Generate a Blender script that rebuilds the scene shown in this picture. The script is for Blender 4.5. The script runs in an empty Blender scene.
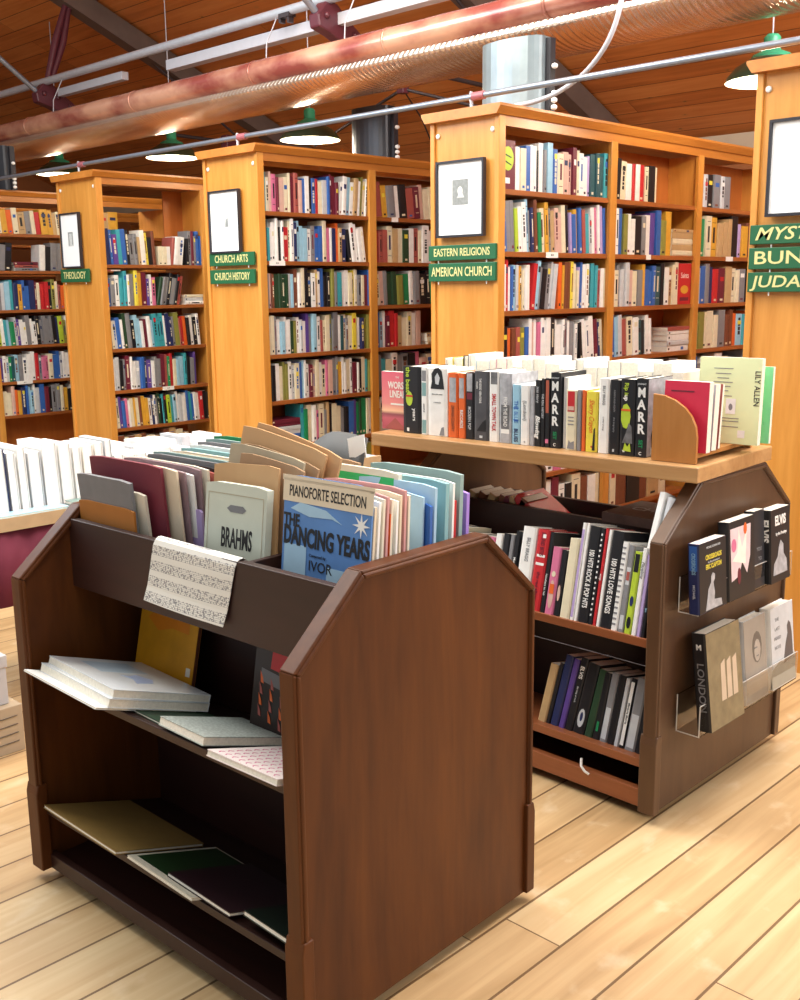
import bpy, math, random
from mathutils import Matrix, Vector
R = math.radians
rnd = random.Random(7)
scene = bpy.context.scene
COL = scene.collection

# ---------------------------------------------------------------- camera, world, lights, exposure
cam_data = bpy.data.cameras.new('camera')
cam_data.sensor_fit = 'HORIZONTAL'; cam_data.sensor_width = 36.0
cam_data.lens = 36.0 * 1053.565 / 800.0
cam_data.clip_start = 0.05; cam_data.clip_end = 100
cam = bpy.data.objects.new('camera', cam_data); COL.objects.link(cam)
def _n(v): return Vector(v).normalized()
AX = _n((1050, 225, -1053.565)); AY = _n((-1100, 200, -1053.565)); AZ = AX.cross(AY).normalized(); AY = AZ.cross(AX)
m = Matrix(((AX[0], AX[1], AX[2], 0), (AY[0], AY[1], AY[2], 0), (AZ[0], AZ[1], AZ[2], 1.53), (0, 0, 0, 1)))
cam.matrix_world = m
scene.camera = cam

world = bpy.data.worlds.new('world'); scene.world = world; world.use_nodes = True
bg = world.node_tree.nodes['Background']
bg.inputs['Color'].default_value = (0.92, 0.96, 1.0, 1); bg.inputs['Strength'].default_value = 0.36

def area(name, loc, size, power, color, target=None, sy=None):
    L = bpy.data.lights.new(name, 'AREA'); L.energy = power; L.color = color; L.size = size
    if sy: L.shape = 'RECTANGLE'; L.size_y = sy
    o = bpy.data.objects.new(name, L); COL.objects.link(o); o.location = loc
    if target is not None:
        o.rotation_euler = (Vector(target) - Vector(loc)).to_track_quat('-Z', 'Y').to_euler()
    return o
area('skylight_daylight', (3.7, 1.1, 4.1), 1.5, 190, (1.0, 0.98, 0.94), (2.7, 1.4, 0), 3.6)
area('window_daylight', (1.2, 6.2, 3.8), 1.8, 110, (0.84, 0.92, 1.0), (2.2, 3.9, 0.7), 1.8)
area('rear_skylight', (0.8, 0.3, 5.0), 2.2, 45, (1.0, 0.95, 0.86), (4.6, 3.8, 1.4), 3.4)
area('aisle_fill_light', (2.35, 4.2, 4.2), 1.0, 170, (1.0, 0.93, 0.8), (3.6, 4.2, 1.0), 4.6)  # fill light added over the aisle to brighten the bookcase ends
area('side_window_light', (5.2, -2.4, 3.2), 2.6, 150, (1.0, 0.97, 0.92), (4.6, 3.0, 1.2), 2.2)

vs = scene.view_settings
vs.view_transform = 'Standard'; vs.look = 'None'; vs.gamma = 1.0; vs.use_curve_mapping = False
vs.exposure = 0.5

# ---------------------------------------------------------------- materials
def lin(c):
    if isinstance(c, str):
        c = [int(c[i:i+2], 16) / 255 for i in (0, 2, 4)]
    return tuple(x / 12.92 if x <= 0.04045 else ((x + 0.055) / 1.055) ** 2.4 for x in c[:3]) + (1.0,)

def base_mat(name, rough=0.5, spec=0.5, metal=0.0, coat=0.0):
    mt = bpy.data.materials.new(name); mt.use_nodes = True
    nt = mt.node_tree; b = nt.nodes['Principled BSDF']
    b.inputs['Roughness'].default_value = rough
    b.inputs['Specular IOR Level'].default_value = spec
    b.inputs['Metallic'].default_value = metal
    b.inputs['Coat Weight'].default_value = coat
    return mt, nt, b

def plain(name, col, rough=0.5, metal=0.0, var=0.06, scale=25, spec=0.5, coat=0.0):
    mt, nt, b = base_mat(name, rough, spec, metal, coat)
    tc = nt.nodes.new('ShaderNodeTexCoord'); nz = nt.nodes.new('ShaderNodeTexNoise')
    nz.inputs['Scale'].default_value = scale; nz.inputs['Detail'].default_value = 3
    mx = nt.nodes.new('ShaderNodeMix'); mx.data_type = 'RGBA'
    c = lin(col)
    mx.inputs[6].default_value = tuple(x * (1 - var * 2) for x in c[:3]) + (1,)
    mx.inputs[7].default_value = tuple(min(1, x * (1 + var)) for x in c[:3]) + (1,)
    nt.links.new(tc.outputs['Object'], nz.inputs['Vector']); nt.links.new(nz.outputs['Fac'], mx.inputs[0])
    nt.links.new(mx.outputs[2], b.inputs['Base Color'])
    return mt

def wood(name, c1, c2, axis='z', rough=0.4, scale=9.0, stretch=14.0, coat=0.15, detail=6, spec=0.5):
    """grain runs along AXIS"""
    mt, nt, b = base_mat(name, rough, spec, 0, coat)
    b.inputs['Coat Roughness'].default_value = 0.25
    tc = nt.nodes.new('ShaderNodeTexCoord'); mp = nt.nodes.new('ShaderNodeMapping')
    s = [scale, scale, scale]; s['xyz'.index(axis)] = scale / stretch
    mp.inputs['Scale'].default_value = s
    nz = nt.nodes.new('ShaderNodeTexNoise'); nz.inputs['Scale'].default_value = 1.6; nz.inputs['Detail'].default_value = detail
    nz.inputs['Distortion'].default_value = 0.6; nz.inputs['Roughness'].default_value = 0.62
    nf = nt.nodes.new('ShaderNodeTexNoise'); nf.inputs['Scale'].default_value = 9; nf.inputs['Detail'].default_value = 3
    nf.inputs['Distortion'].default_value = 0.3
    ad = nt.nodes.new('ShaderNodeMath'); ad.operation = 'MULTIPLY_ADD'; ad.inputs[1].default_value = 0.35
    rp = nt.nodes.new('ShaderNodeValToRGB'); rp.color_ramp.elements[0].position = 0.42; rp.color_ramp.elements[1].position = 0.86
    rp.color_ramp.elements[0].color = lin(c1); rp.color_ramp.elements[1].color = lin(c2)
    nt.links.new(tc.outputs['Object'], mp.inputs['Vector'])
    nt.links.new(mp.outputs[0], nz.inputs['Vector']); nt.links.new(mp.outputs[0], nf.inputs['Vector'])
    nt.links.new(nf.outputs['Fac'], ad.inputs[0]); nt.links.new(nz.outputs['Fac'], ad.inputs[2])
    nt.links.new(ad.outputs[0], rp.inputs['Fac']); nt.links.new(rp.outputs[0], b.inputs['Base Color'])
    bp = nt.nodes.new('ShaderNodeBump'); bp.inputs['Strength'].default_value = 0.06; bp.inputs['Distance'].default_value = 0.004
    nt.links.new(ad.outputs[0], bp.inputs['Height']); nt.links.new(bp.outputs[0], b.inputs['Normal'])
    return mt

def planks(name, cols, width, off, length, axis_u, axis_v, gap=0.012, rough=0.45, knots=True, gapcol='3a2412', worn=None, coat=0.0):
    """boards running along AXIS_U, stacked along AXIS_V (object coordinates)"""
    mt, nt, b = base_mat(name, rough, 0.4, 0, coat)
    N = nt.nodes.new; L = nt.links.new
    def M(op, a, bb=None, c=None):
        n = N('ShaderNodeMath'); n.operation = op
        for i, v in enumerate((a, bb, c)):
            if v is None: continue
            if isinstance(v, (int, float)): n.inputs[i].default_value = v
            else: L(v, n.inputs[i])
        return n.outputs[0]
    tc = N('ShaderNodeTexCoord'); sp = N('ShaderNodeSeparateXYZ'); L(tc.outputs['Object'], sp.inputs[0])
    u = sp.outputs['XYZ'.index(axis_u)]; v = sp.outputs['XYZ'.index(axis_v)]
    vv = M('DIVIDE', M('SUBTRACT', v, off), width); iv = M('FLOOR', vv); fv = M('FRACT', vv)
    wn = N('ShaderNodeTexWhiteNoise'); wn.noise_dimensions = '1D'; L(iv, wn.inputs['W'])
    uu = M('ADD', M('DIVIDE', u, length), M('MULTIPLY', wn.outputs['Value'], 7.3)); iu = M('FLOOR', uu); fu = M('FRACT', uu)
    w2 = N('ShaderNodeTexWhiteNoise'); w2.noise_dimensions = '2D'
    cb = N('ShaderNodeCombineXYZ'); L(iv, cb.inputs[0]); L(iu, cb.inputs[1]); L(cb.outputs[0], w2.inputs['Vector'])
    # grain
    gc = N('ShaderNodeCombineXYZ'); L(M('MULTIPLY', u, 1.3), gc.inputs[0]); L(M('MULTIPLY', v, 22.0), gc.inputs[1]); L(M('MULTIPLY', w2.outputs['Value'], 40), gc.inputs[2])
    nz = N('ShaderNodeTexNoise'); nz.inputs['Scale'].default_value = 1.0; nz.inputs['Detail'].default_value = 6; nz.inputs['Distortion'].default_value = 0.8
    L(gc.outputs[0], nz.inputs['Vector'])
    big = N('ShaderNodeTexNoise'); big.inputs['Scale'].default_value = 1.7; big.inputs['Detail'].default_value = 4; L(tc.outputs['Object'], big.inputs['Vector'])
    rp = N('ShaderNodeValToRGB'); e = rp.color_ramp.elements
    e[0].position = 0.25; e[0].color = lin(cols[0]); e[1].position = 0.75; e[1].color = lin(cols[2])
    mid = e.new(0.5); mid.color = lin(cols[1])
    f = M('ADD', M('MULTIPLY', nz.outputs['Fac'], 0.55), M('ADD', M('MULTIPLY', w2.outputs['Value'], 0.25), M('MULTIPLY', big.outputs['Fac'], 0.3)))
    f = M('SUBTRACT', f, 0.04)
    L(f, rp.inputs['Fac']); colr = rp.outputs[0]
    def mix(fac, a, colb):
        mx = N('ShaderNodeMix'); mx.data_type = 'RGBA'
        L(fac, mx.inputs[0]); L(a, mx.inputs[6]); mx.inputs[7].default_value = lin(colb); return mx.outputs[2]
    if worn:
        ws = N('ShaderNodeTexNoise'); ws.inputs['Scale'].default_value = 9; ws.inputs['Detail'].default_value = 9; ws.inputs['Distortion'].default_value = 0.2
        wc = N('ShaderNodeCombineXYZ'); L(M('MULTIPLY', u, 0.8), wc.inputs[0]); L(v, wc.inputs[1]); L(wc.outputs[0], ws.inputs['Vector'])
        k = N('ShaderNodeMapRange'); k.inputs[1].default_value = 0.58; k.inputs[2].default_value = 0.72; k.inputs[4].default_value = 0.35
        L(ws.outputs['Fac'], k.inputs[0]); colr = mix(k.outputs[0], colr, worn)
    if knots:
        vo = N('ShaderNodeTexVoronoi'); vo.inputs['Scale'].default_value = 1.0
        vc = N('ShaderNodeCombineXYZ'); L(M('MULTIPLY', u, 3.2), vc.inputs[0]); L(M('MULTIPLY', v, 6.5), vc.inputs[1]); L(vc.outputs[0], vo.inputs['Vector'])
        kk = M('LESS_THAN', vo.outputs['Distance'], 0.045); colr = mix(M('MULTIPLY', kk, 0.75), colr, '4a3018')
        kr = N('ShaderNodeMapRange'); kr.inputs[1].default_value = 0.045; kr.inputs[2].default_value = 0.13; kr.inputs[3].default_value = 0.35; kr.inputs[4].default_value = 0.0
        L(vo.outputs['Distance'], kr.inputs[0]); colr = mix(kr.outputs[0], colr, '9a7444')
    g = width and gap / width / 2
    ga = M('ADD', M('LESS_THAN', fv, g), M('GREATER_THAN', fv, 1 - g))
    gu = gap / length / 2 * 0.6
    gb = M('ADD', M('LESS_THAN', fu, gu), M('GREATER_THAN', fu, 1 - gu))
    gg = M('MINIMUM', M('ADD', ga, gb), 1.0)
    colr = mix(M('MULTIPLY', gg, 0.85), colr, gapcol)
    L(colr, b.inputs['Base Color'])
    bp = N('ShaderNodeBump'); bp.inputs['Strength'].default_value = 0.35; bp.inputs['Distance'].default_value = 0.004
    L(M('SUBTRACT', M('MULTIPLY', nz.outputs['Fac'], 0.15), gg), bp.inputs['Height']); L(bp.outputs[0], b.inputs['Normal'])
    return mt

HEX = dict(w='f2f1ee', c='e6dcbe', l='c9ccd0', g='86868a', k='1b1b20', n='27305e', b='3566b4', s='9cc9e0', t='3fa3b0', T='27545c',
           G='1f8a56', d='28452f', o='8b8a43', y='ead84a', Y='dba53a', O='e2672a', r='c42a30', m='6e2336', p='d7759a', P='d9b3a4',
           v='5f4596', V='b9a3d6', B='7a4630', a='c3a274', L='b6cf3c', R='a9574f', e='f6efe4')
CNAME = dict(w='white', c='cream', l='light grey', g='grey', k='black', n='navy', b='blue', s='pale blue', t='teal', T='dark teal',
             G='green', d='dark green', o='olive', y='yellow', Y='mustard', O='orange', r='red', m='maroon', p='pink', P='dusty pink',
             v='purple', V='lilac', B='brown', a='tan', L='lime green', R='brick red', e='ivory')
CM = {k: plain('cover_' + CNAME[k].replace(' ', '_'), v, 0.42, var=0.10, scale=30) for k, v in HEX.items()}
M_PAGE = plain('book_pages', 'efe9da', 0.8, var=0.12, scale=160)
M_PAPER = plain('white_paper', 'f3f2ee', 0.7, var=0.03)
M_INK = plain('black_ink', '1d1c1e', 0.6, var=0.0)
M_PINE = wood('honey_pine', 'bd7a2a', 'd89848', 'z', 0.38, 5.0, 9.0, 0.2)
M_PINEX = wood('honey_pine_rail', 'ad6824', 'c98238', 'x', 0.4, 5.0, 9.0, 0.2)
M_SHELF = wood('shelf_pine', '8f4f22', 'ab6530', 'x', 0.45, 6.0, 9.0, 0.1)
M_BACKP = wood('back_board_pine', 'a2571d', 'b96b2b', 'z', 0.5, 4.0, 9.0, 0.0)
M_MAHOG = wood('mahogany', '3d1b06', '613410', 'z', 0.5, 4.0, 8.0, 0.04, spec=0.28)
M_MAHOG_SHADED = wood('shaded_mahogany', '26100a', '361911', 'y', 0.5, 5.0, 10.0, 0.05)  # mahogany darkened so its colour carries the shade inside the trolleys
M_WALNUT = wood('brown_walnut', '472c1c', '5c4029', 'z', 0.45, 4.0, 8.0, 0.1)
M_CHEST = wood('chestnut_shelf', '7d4424', '985833', 'y', 0.45, 5.0, 10.0, 0.1)
M_OAK = wood('worn_oak', 'a17444', 'c59a68', 'y', 0.4, 7.0, 12.0, 0.2)
M_PLY = wood('golden_ply', 'a2672b', 'b98043', 'z', 0.4, 5.0, 9.0, 0.2)
M_FLOOR = planks('worn_pine_floor', ('9b7b52', 'bf9f74', 'd2b98f'), 0.1635, 1.461, 2.3, 'X', 'Y', 0.007, 0.42, True, '5a3d22', 'e2d3b6', 0.05)
M_ROOF = planks('roof_boards', ('a45c28', 'cc7c3e', 'dd9453'), 0.16, 0.0, 3.3, 'Y', 'X', 0.006, 0.5, True, '401a0a')
M_WALL = plain('pale_plaster', 'b9a58e', 0.8, var=0.1, scale=4)
M_BRICK = plain('wall_timber', '9b5a2a', 0.7, var=0.15, scale=5)
M_MAROON = plain('maroon_paint', '5d2a35', 0.35, var=0.12, scale=14)
M_BEAM = plain('grey_brown_beam', '6b5a52', 0.5, var=0.2, scale=6)
M_STEEL = plain('grey_steel', '8e97a5', 0.35, metal=0.6, var=0.1, scale=20)
M_TRUNK = plain('pale_trunking', 'c0c0c8', 0.45, var=0.05)
M_CONDUIT = plain('bright_conduit', 'c6cdd8', 0.3, metal=0.3, var=0.08)
M_DARKROD = plain('dark_rod', '4a4346', 0.4, metal=0.4, var=0.1)
M_SIGN = plain('green_sign', '1f5f3c', 0.4, var=0.06)
M_GOLD = plain('sign_lettering', 'd6cf8e', 0.5, var=0.03)
M_ENAMEL = plain('green_enamel', '3aa47c', 0.25, var=0.05)
M_SHADE = plain('dark_green_enamel', '3a4a34', 0.3, var=0.1)
M_FRAME = plain('black_frame', '2c2c33', 0.3, var=0.05)
M_MOUNT = plain('picture_mount', 'f4f5f6', 0.5, var=0.02)
M_PRINT = plain('grey_print', '8d9292', 0.6, var=0.25, scale=60)
M_PRINTL = plain('pale_print', 'cfd2d2', 0.6, var=0.2, scale=60)
M_BURG = plain('burgundy_cloth', '6e2338', 0.85, var=0.12, scale=18)
M_CARD = plain('cardboard', 'b99d77', 0.8, var=0.08)
M_GREYBOX = plain('pale_grey_box', 'c3c3c6', 0.6, var=0.05)
M_CASTER = plain('dark_rubber', '252229', 0.5, var=0.1)
M_UNIT = plain('galvanised_sheet', '8e9ba0', 0.35, metal=0.35, var=0.22, scale=7)
M_UNITD = plain('dark_sheet', '35363c', 0.4, metal=0.3, var=0.15, scale=7)
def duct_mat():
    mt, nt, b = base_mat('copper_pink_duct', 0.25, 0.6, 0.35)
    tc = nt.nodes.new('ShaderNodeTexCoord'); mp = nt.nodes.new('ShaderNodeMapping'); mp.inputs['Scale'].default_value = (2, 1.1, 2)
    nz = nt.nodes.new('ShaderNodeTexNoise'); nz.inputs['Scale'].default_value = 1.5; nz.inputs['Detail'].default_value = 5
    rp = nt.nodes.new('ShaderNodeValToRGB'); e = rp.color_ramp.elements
    e[0].position = 0.42; e[0].color = lin('a3564f'); e[1].position = 0.6; e[1].color = lin('eab598')  # pale patches paint the lit parts onto the pink pipe
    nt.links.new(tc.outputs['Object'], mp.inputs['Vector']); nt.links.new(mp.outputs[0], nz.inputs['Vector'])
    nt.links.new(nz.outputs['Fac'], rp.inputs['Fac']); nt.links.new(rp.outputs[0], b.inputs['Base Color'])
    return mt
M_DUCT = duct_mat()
M_CORR = plain('polished_corrugated_metal', 'e6cbb6', 0.24, metal=0.75, var=0.15, scale=6)
mt, nt, b = base_mat('clear_acrylic', 0.03, 0.5)
b.inputs['Transmission Weight'].default_value = 1.0; b.inputs['IOR'].default_value = 1.45; b.inputs['Base Color'].default_value = (0.97, 0.98, 0.98, 1)
M_ACRYL = mt
mt, nt, b = base_mat('acrylic_edge', 0.15, 0.8); b.inputs['Base Color'].default_value = (0.85, 0.84, 0.8, 1); b.inputs['Transmission Weight'].default_value = 0.35
M_ACEDGE = mt
mt, nt, b = base_mat('lamp_glow', 0.4); b.inputs['Base Color'].default_value = (1, 0.95, 0.8, 1)
b.inputs['Emission Color'].default_value = lin('fff1d0'); b.inputs['Emission Strength'].default_value = 6.0
M_BULB = mt
M_INSHADE = plain('shade_inner_white', 'f6f2e2', 0.5, var=0.02)

# ---------------------------------------------------------------- mesh helpers
class MB:
    def __init__(s): s.v = []; s.f = []; s.m = []; s.mats = []; s.sm = []
    def mi(s, mat):
        if mat not in s.mats: s.mats.append(mat)
        return s.mats.index(mat)
    def add(s, vs, fs, mat, T=None, smooth=False):
        n = len(s.v); i = s.mi(mat)
        if T is not None: vs = [T @ Vector(v) for v in vs]
        s.v += [tuple(v) for v in vs]; s.f += [tuple(n + k for k in f) for f in fs]
        s.m += [i] * len(fs); s.sm += [smooth] * len(fs)
    def box(s, a, b, mat, T=None):
        (x0, y0, z0), (x1, y1, z1) = a, b
        if x0 > x1: x0, x1 = x1, x0
        if y0 > y1: y0, y1 = y1, y0
        if z0 > z1: z0, z1 = z1, z0
        v = [(x0,y0,z0),(x1,y0,z0),(x1,y1,z0),(x0,y1,z0),(x0,y0,z1),(x1,y0,z1),(x1,y1,z1),(x0,y1,z1)]
        s.add(v, [(0,3,2,1),(4,5,6,7),(0,1,5,4),(1,2,6,5),(2,3,7,6),(3,0,4,7)], mat, T)
        return s
    def prism(s, poly, a, b, mat, axis='y', T=None):
        """poly in the two other axes (x,z for y; y,z for x; x,y for z), extruded a..b"""
        def P(p, t):
            return {'y': (p[0], t, p[1]), 'x': (t, p[0], p[1]), 'z': (p[0], p[1], t)}[axis]
        n = len(poly); v = [P(p, a) for p in poly] + [P(p, b) for p in poly]
        ar = sum(poly[i][0]*poly[(i+1)%n][1] - poly[(i+1)%n][0]*poly[i][1] for i in range(n))
        pos = ar > 0
        if axis == 'y': pos = not pos
        if b < a: pos = not pos
        F = [tuple(range(n))[::-1], tuple(range(n, 2*n))] + [(i, (i+1) % n, n + (i+1) % n, n + i) for i in range(n)]
        if not pos: F = [f[::-1] for f in F]
        s.add(v, F, mat, T); return s
    def tube(s, pts, r, mat, seg=10, T=None, caps=True):
        pts = [Vector(p) for p in pts]; n = len(pts); vs = []; fs = []
        rr = r if isinstance(r, (list, tuple)) else [r] * n
        up = None
        for i, p in enumerate(pts):
            d = (pts[min(i+1, n-1)] - pts[max(i-1, 0)]).normalized()
            if up is None:
                up = Vector((0,0,1)) if abs(d.z) < 0.9 else Vector((1,0,0))
            a = d.cross(up).normalized(); up = a.cross(d).normalized()
            for k in range(seg):
                t = 2*math.pi*k/seg; vs.append(p + rr[i]*(math.cos(t)*a + math.sin(t)*up))
        for i in range(n-1):
            for k in range(seg):
                k2 = (k+1) % seg; fs.append((i*seg+k, (i+1)*seg+k, (i+1)*seg+k2, i*seg+k2))
        fs = [f[::-1] for f in fs]
        s.add(vs, fs, mat, T, True)
        if caps: s.add([vs[k] for k in range(seg)], [tuple(range(seg))], mat, T); s.add([vs[(n-1)*seg+k] for k in range(seg)], [tuple(range(seg))[::-1]], mat, T)
        return s
    def lathe(s, prof, mat, seg=24, T=None, at=(0,0,0)):
        vs = []; fs = []
        for (r, z) in prof:
            for k in range(seg):
                t = 2*math.pi*k/seg; vs.append((at[0]+r*math.cos(t), at[1]+r*math.sin(t), at[2]+z))
        for i in range(len(prof)-1):
            for k in range(seg):
                k2 = (k+1) % seg; fs.append((i*seg+k, i*seg+k2, (i+1)*seg+k2, (i+1)*seg+k))
        s.add(vs, fs, mat, T, True); return s
    def mesh(s, name):
        me = bpy.data.meshes.new(name); me.from_pydata(s.v, [], s.f)
        for mt in s.mats: me.materials.append(mt)
        me.polygons.foreach_set('material_index', s.m); me.polygons.foreach_set('use_smooth', s.sm)
        me.update(); return me
    def build(s, name, parent=None, loc=None, bevel=0, rot=None):
        o = bpy.data.objects.new(name, s.mesh(name)); COL.objects.link(o)
        if parent is not None: o.parent = parent
        if loc is not None: o.location = loc
        if rot is not None: o.rotation_euler = rot
        if bevel:
            bv = o.modifiers.new('edge', 'BEVEL'); bv.width = bevel; bv.segments = 2; bv.limit_method = 'ANGLE'; bv.angle_limit = R(50)
        return o
def tag(o, label, cat, group=None, kind=None):
    if label: o['label'] = label
    if cat: o['category'] = cat
    if group: o['group'] = group
    if kind: o['kind'] = kind
    return o
def struct(o): o['kind'] = 'structure'; return o
def empty(name, loc, label=None, cat=None, group=None, rotz=0):
    o = bpy.data.objects.new(name, None); COL.objects.link(o); o.location = loc; o.rotation_euler = (0, 0, rotz)
    o.empty_display_size = 0.1
    if label: tag(o, label, cat, group)
    return o
def copy_thing(root):
    r = root.copy(); COL.objects.link(r)
    for ch in list(root.children):
        c = ch.copy(); COL.objects.link(c); c.parent = r
        for g in ch.children:
            d = g.copy(); COL.objects.link(d); d.parent = c
    return r
def text_mesh(body, size, mat, sx=1.0, bold=0.0, align='CENTER', ext=0.0003, name='lettering', shear=0.0):
    cu = bpy.data.curves.new(name, 'FONT'); cu.body = body; cu.size = size; cu.align_x = align; cu.align_y = 'CENTER'
    cu.extrude = ext; cu.offset = bold * size; cu.resolution_u = 3; cu.shear = shear
    o = bpy.data.objects.new(name, cu); COL.objects.link(o)
    dg = bpy.context.evaluated_depsgraph_get(); dg.update()
    me = bpy.data.meshes.new_from_object(o.evaluated_get(dg)); bpy.data.objects.remove(o)
    me.transform(Matrix.Diagonal((sx, 1, 1, 1))); me.materials.clear(); me.materials.append(mat); return me
# frames: columns text-right, text-up, normal
FR = {
    '-x': Matrix(((0,0,-1),(-1,0,0),(0,1,0))), '-xdown': Matrix(((0,0,-1),(0,-1,0),(-1,0,0))),
    '-y': Matrix(((1,0,0),(0,0,-1),(0,1,0))), '-ydown': Matrix(((0,1,0),(0,0,-1),(-1,0,0))),
    '+x': Matrix(((0,0,1),(1,0,0),(0,1,0))), '+z': Matrix(((1,0,0),(0,1,0),(0,0,1))),
    '-yup': Matrix(((0,-1,0),(0,0,-1),(1,0,0))),
}
def put(me, name, parent, loc, frame):
    o = bpy.data.objects.new(name, me); COL.objects.link(o)
    if parent is not None: o.parent = parent
    o.matrix_local = Matrix.Translation(loc) @ FR[frame].to_4x4(); return o
def lettering(parent, body, size, mat, loc, frame, **k):
    return put(text_mesh(body, size, mat, **k), 'lettering', parent, loc, frame)
def patch(parent, poly, mat, loc, frame, name='printed_panel', th=0.0004):
    mb = MB(); mb.prism([(p[0], p[1]) for p in poly], 0, th, mat, 'z')
    return put(mb.mesh(name), name, parent, loc, frame)
def rect(w, h, x=0, y=0): return [(x-w/2, y-h/2), (x+w/2, y-h/2), (x+w/2, y+h/2), (x-w/2, y+h/2)]
def blob(w, h, x=0, y=0, n=12, p=2.0): return [(x+w/2*math.cos(2*math.pi*i/n), y+h/2*math.sin(2*math.pi*i/n)) for i in range(n)]

# ---------------------------------------------------------------- the room
mb = MB(); mb.add([(-3,-3,0),(8.1,-3,0),(8.1,14,0),(-3,14,0)], [(0,1,2,3)], M_FLOOR); struct(mb.build('floor'))
mb = MB(); mb.box((8.1,-3,0),(8.25,14,2.56), M_BRICK); mb.box((8.04,-3,2.56),(8.25,14,2.68), M_WALL); struct(mb.build('wall_back'))
mb = MB(); mb.box((-3,14,0),(8.25,14.15,5.2), M_BRICK); struct(mb.build('wall_side'))
K = 0.42
def roofz(x): return 2.70 + K * (8.1 - x)
mb = MB(); mb.prism([(1.2, roofz(1.2)), (8.25, roofz(8.25)), (8.25, roofz(8.25)+0.08), (1.2, roofz(1.2)+0.08)], -3, 14.15, M_ROOF, 'y'); struct(mb.build('ceiling'))
# ---------------------------------------------------------------- bookcases
X0 = 3.944
XE = 6.76                                     # far end of each bookcase
TOPZ = 2.345
CASES = {   # name: (y of the face towards us, depth, shelf tops, divider x, open top?)
    'mystery':   (1.32, 0.64, [], [], False),
    'eastern':   (3.20, 0.43, [1.975, 1.69, 1.412, 1.14, 0.86, 0.58, 0.30], [4.90, 5.81], False),
    'church':    (4.98, 0.53, [1.975, 1.69, 1.415, 1.14, 0.86, 0.58, 0.30], [4.87, 5.78], False),
    'theology':  (6.765, 0.55, [1.71, 1.42, 1.118, 0.82, 0.545, 0.27], [4.84, 5.75], True),
    'plain':     (8.55, 0.51, [2.0, 1.70, 1.38, 1.085, 0.785, 0.50], [4.82, 5.72], True),
    'last':      (10.33, 0.51, [1.99, 1.70, 1.40, 1.1], [4.82, 5.72], True),
}
CASELAB = {
    'mystery': ('tall honey pine bookcase end with three green signs beside the display trolley',),
    'eastern': ('tall honey pine bookcase with eastern religions and american church signs on its end',),
    'church': ('tall honey pine bookcase with church arts and church history signs on its end',),
    'theology': ('narrow looking honey pine bookcase with a single green sign, seen through above its books',),
    'plain': ('honey pine bookcase whose end is out of view, behind the white books on the table',),
    'last': ('hindmost pine bookcase, glimpsed over the upper shelves of the others',),
}
for key, (y0, dep, shelves, divs, op) in CASES.items():
    c = empty('bookcase', (X0, y0 + dep/2, 0), CASELAB[key][0], 'bookcase', 'pine bookcases in a row')
    ox, oy = X0, y0 + dep/2
    def B(a, b, mat, name, bevel=0.0):
        m_ = MB(); m_.box((a[0]-ox, a[1]-oy, a[2]), (b[0]-ox, b[1]-oy, b[2]), mat); return m_.build(name, c, bevel=bevel)
    xe = XE if key != 'mystery' else 6.0
    # end panel: the wide board, corner stiles a touch prouder
    e = MB()
    e.box((0.012, -dep/2+0.004, 0.0), (0.04, dep/2-0.004, 2.30), M_PINE)
    e.build('end_panel', c)
    for s in (-1, 1):
        st = MB(); a = s*dep/2; st.box((0.0, a, 0), (0.05, a - s*0.028, 2.30), M_PINE); st.build('corner_stile', c, bevel=0.003)
    # cornice: board over the bays, cap with overhang
    B((X0+0.05, y0+0.004, 2.255), (xe, y0+0.024, 2.315), M_PINEX, 'fascia')
    cp = MB(); cp.prism([(-dep/2-0.03, TOPZ), (-dep/2-0.03, TOPZ-0.012), (-dep/2-0.008, TOPZ-0.045), (dep/2+0.008, TOPZ-0.045), (dep/2+0.03, TOPZ-0.012), (dep/2+0.03, TOPZ)], -0.03, xe-X0, M_PINEX, 'x')
    cp.build('cornice', c)
    ymid = y0 + dep/2
    if key == 'mystery':
        B((X0+0.04, y0+0.02, 0.05), (xe, y0+0.04, 2.25), M_BACKP, 'back_panel')
    else:
        btop = 2.26 if not op else 1.66
        if op:
            B((X0+0.05, ymid-0.006, 0.05), (4.78 if key == 'theology' else xe, ymid+0.006, btop if key != 'plain' else 1.62), M_BACKP, 'back_panel')
            if key == 'theology': B((4.66, ymid-0.006, 1.70), (xe, ymid+0.006, 2.26), M_BACKP, 'back_panel')
        else:
            B((X0+0.05, ymid-0.006, 0.05), (xe, ymid+0.006, btop), M_BACKP, 'back_panel')
        xs = [X0+0.05] + divs + [xe]
        for d in divs:
            B((d-0.03, y0+0.0, 0.0), (d+0.03, y0+0.022, 2.26), M_PINE, 'upright_trim', 0.002)
            B((d-0.012, y0+0.02, 0.0), (d+0.012, y0+dep-0.02, 2.26), M_PINE, 'upright')
        B((xe-0.03, y0, 0), (xe, y0+dep, 2.26), M_PINE, 'far_end_panel')
        for z in shelves + [0.06]:
            for i in range(len(xs)-1):
                a = xs[i] + (0.012 if i else 0); b = xs[i+1] - 0.012
                B((a, y0+0.012, z-0.024), (b, y0+dep-0.012, z), M_SHELF, 'shelf', 0.0015)
    # white screw caps near the top corners of the end
    for s in (-1, 1):
        sc = MB(); sc.lathe([(0, 0), (0.012, 0), (0.012, 0.006), (0, 0.006)], M_PAPER, 12, Matrix.Translation((0.012, s*(dep/2-0.045), 2.24)) @ Matrix.Rotation(R(-90), 4, 'Y'))
        sc.build('screw_cap', c)

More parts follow.
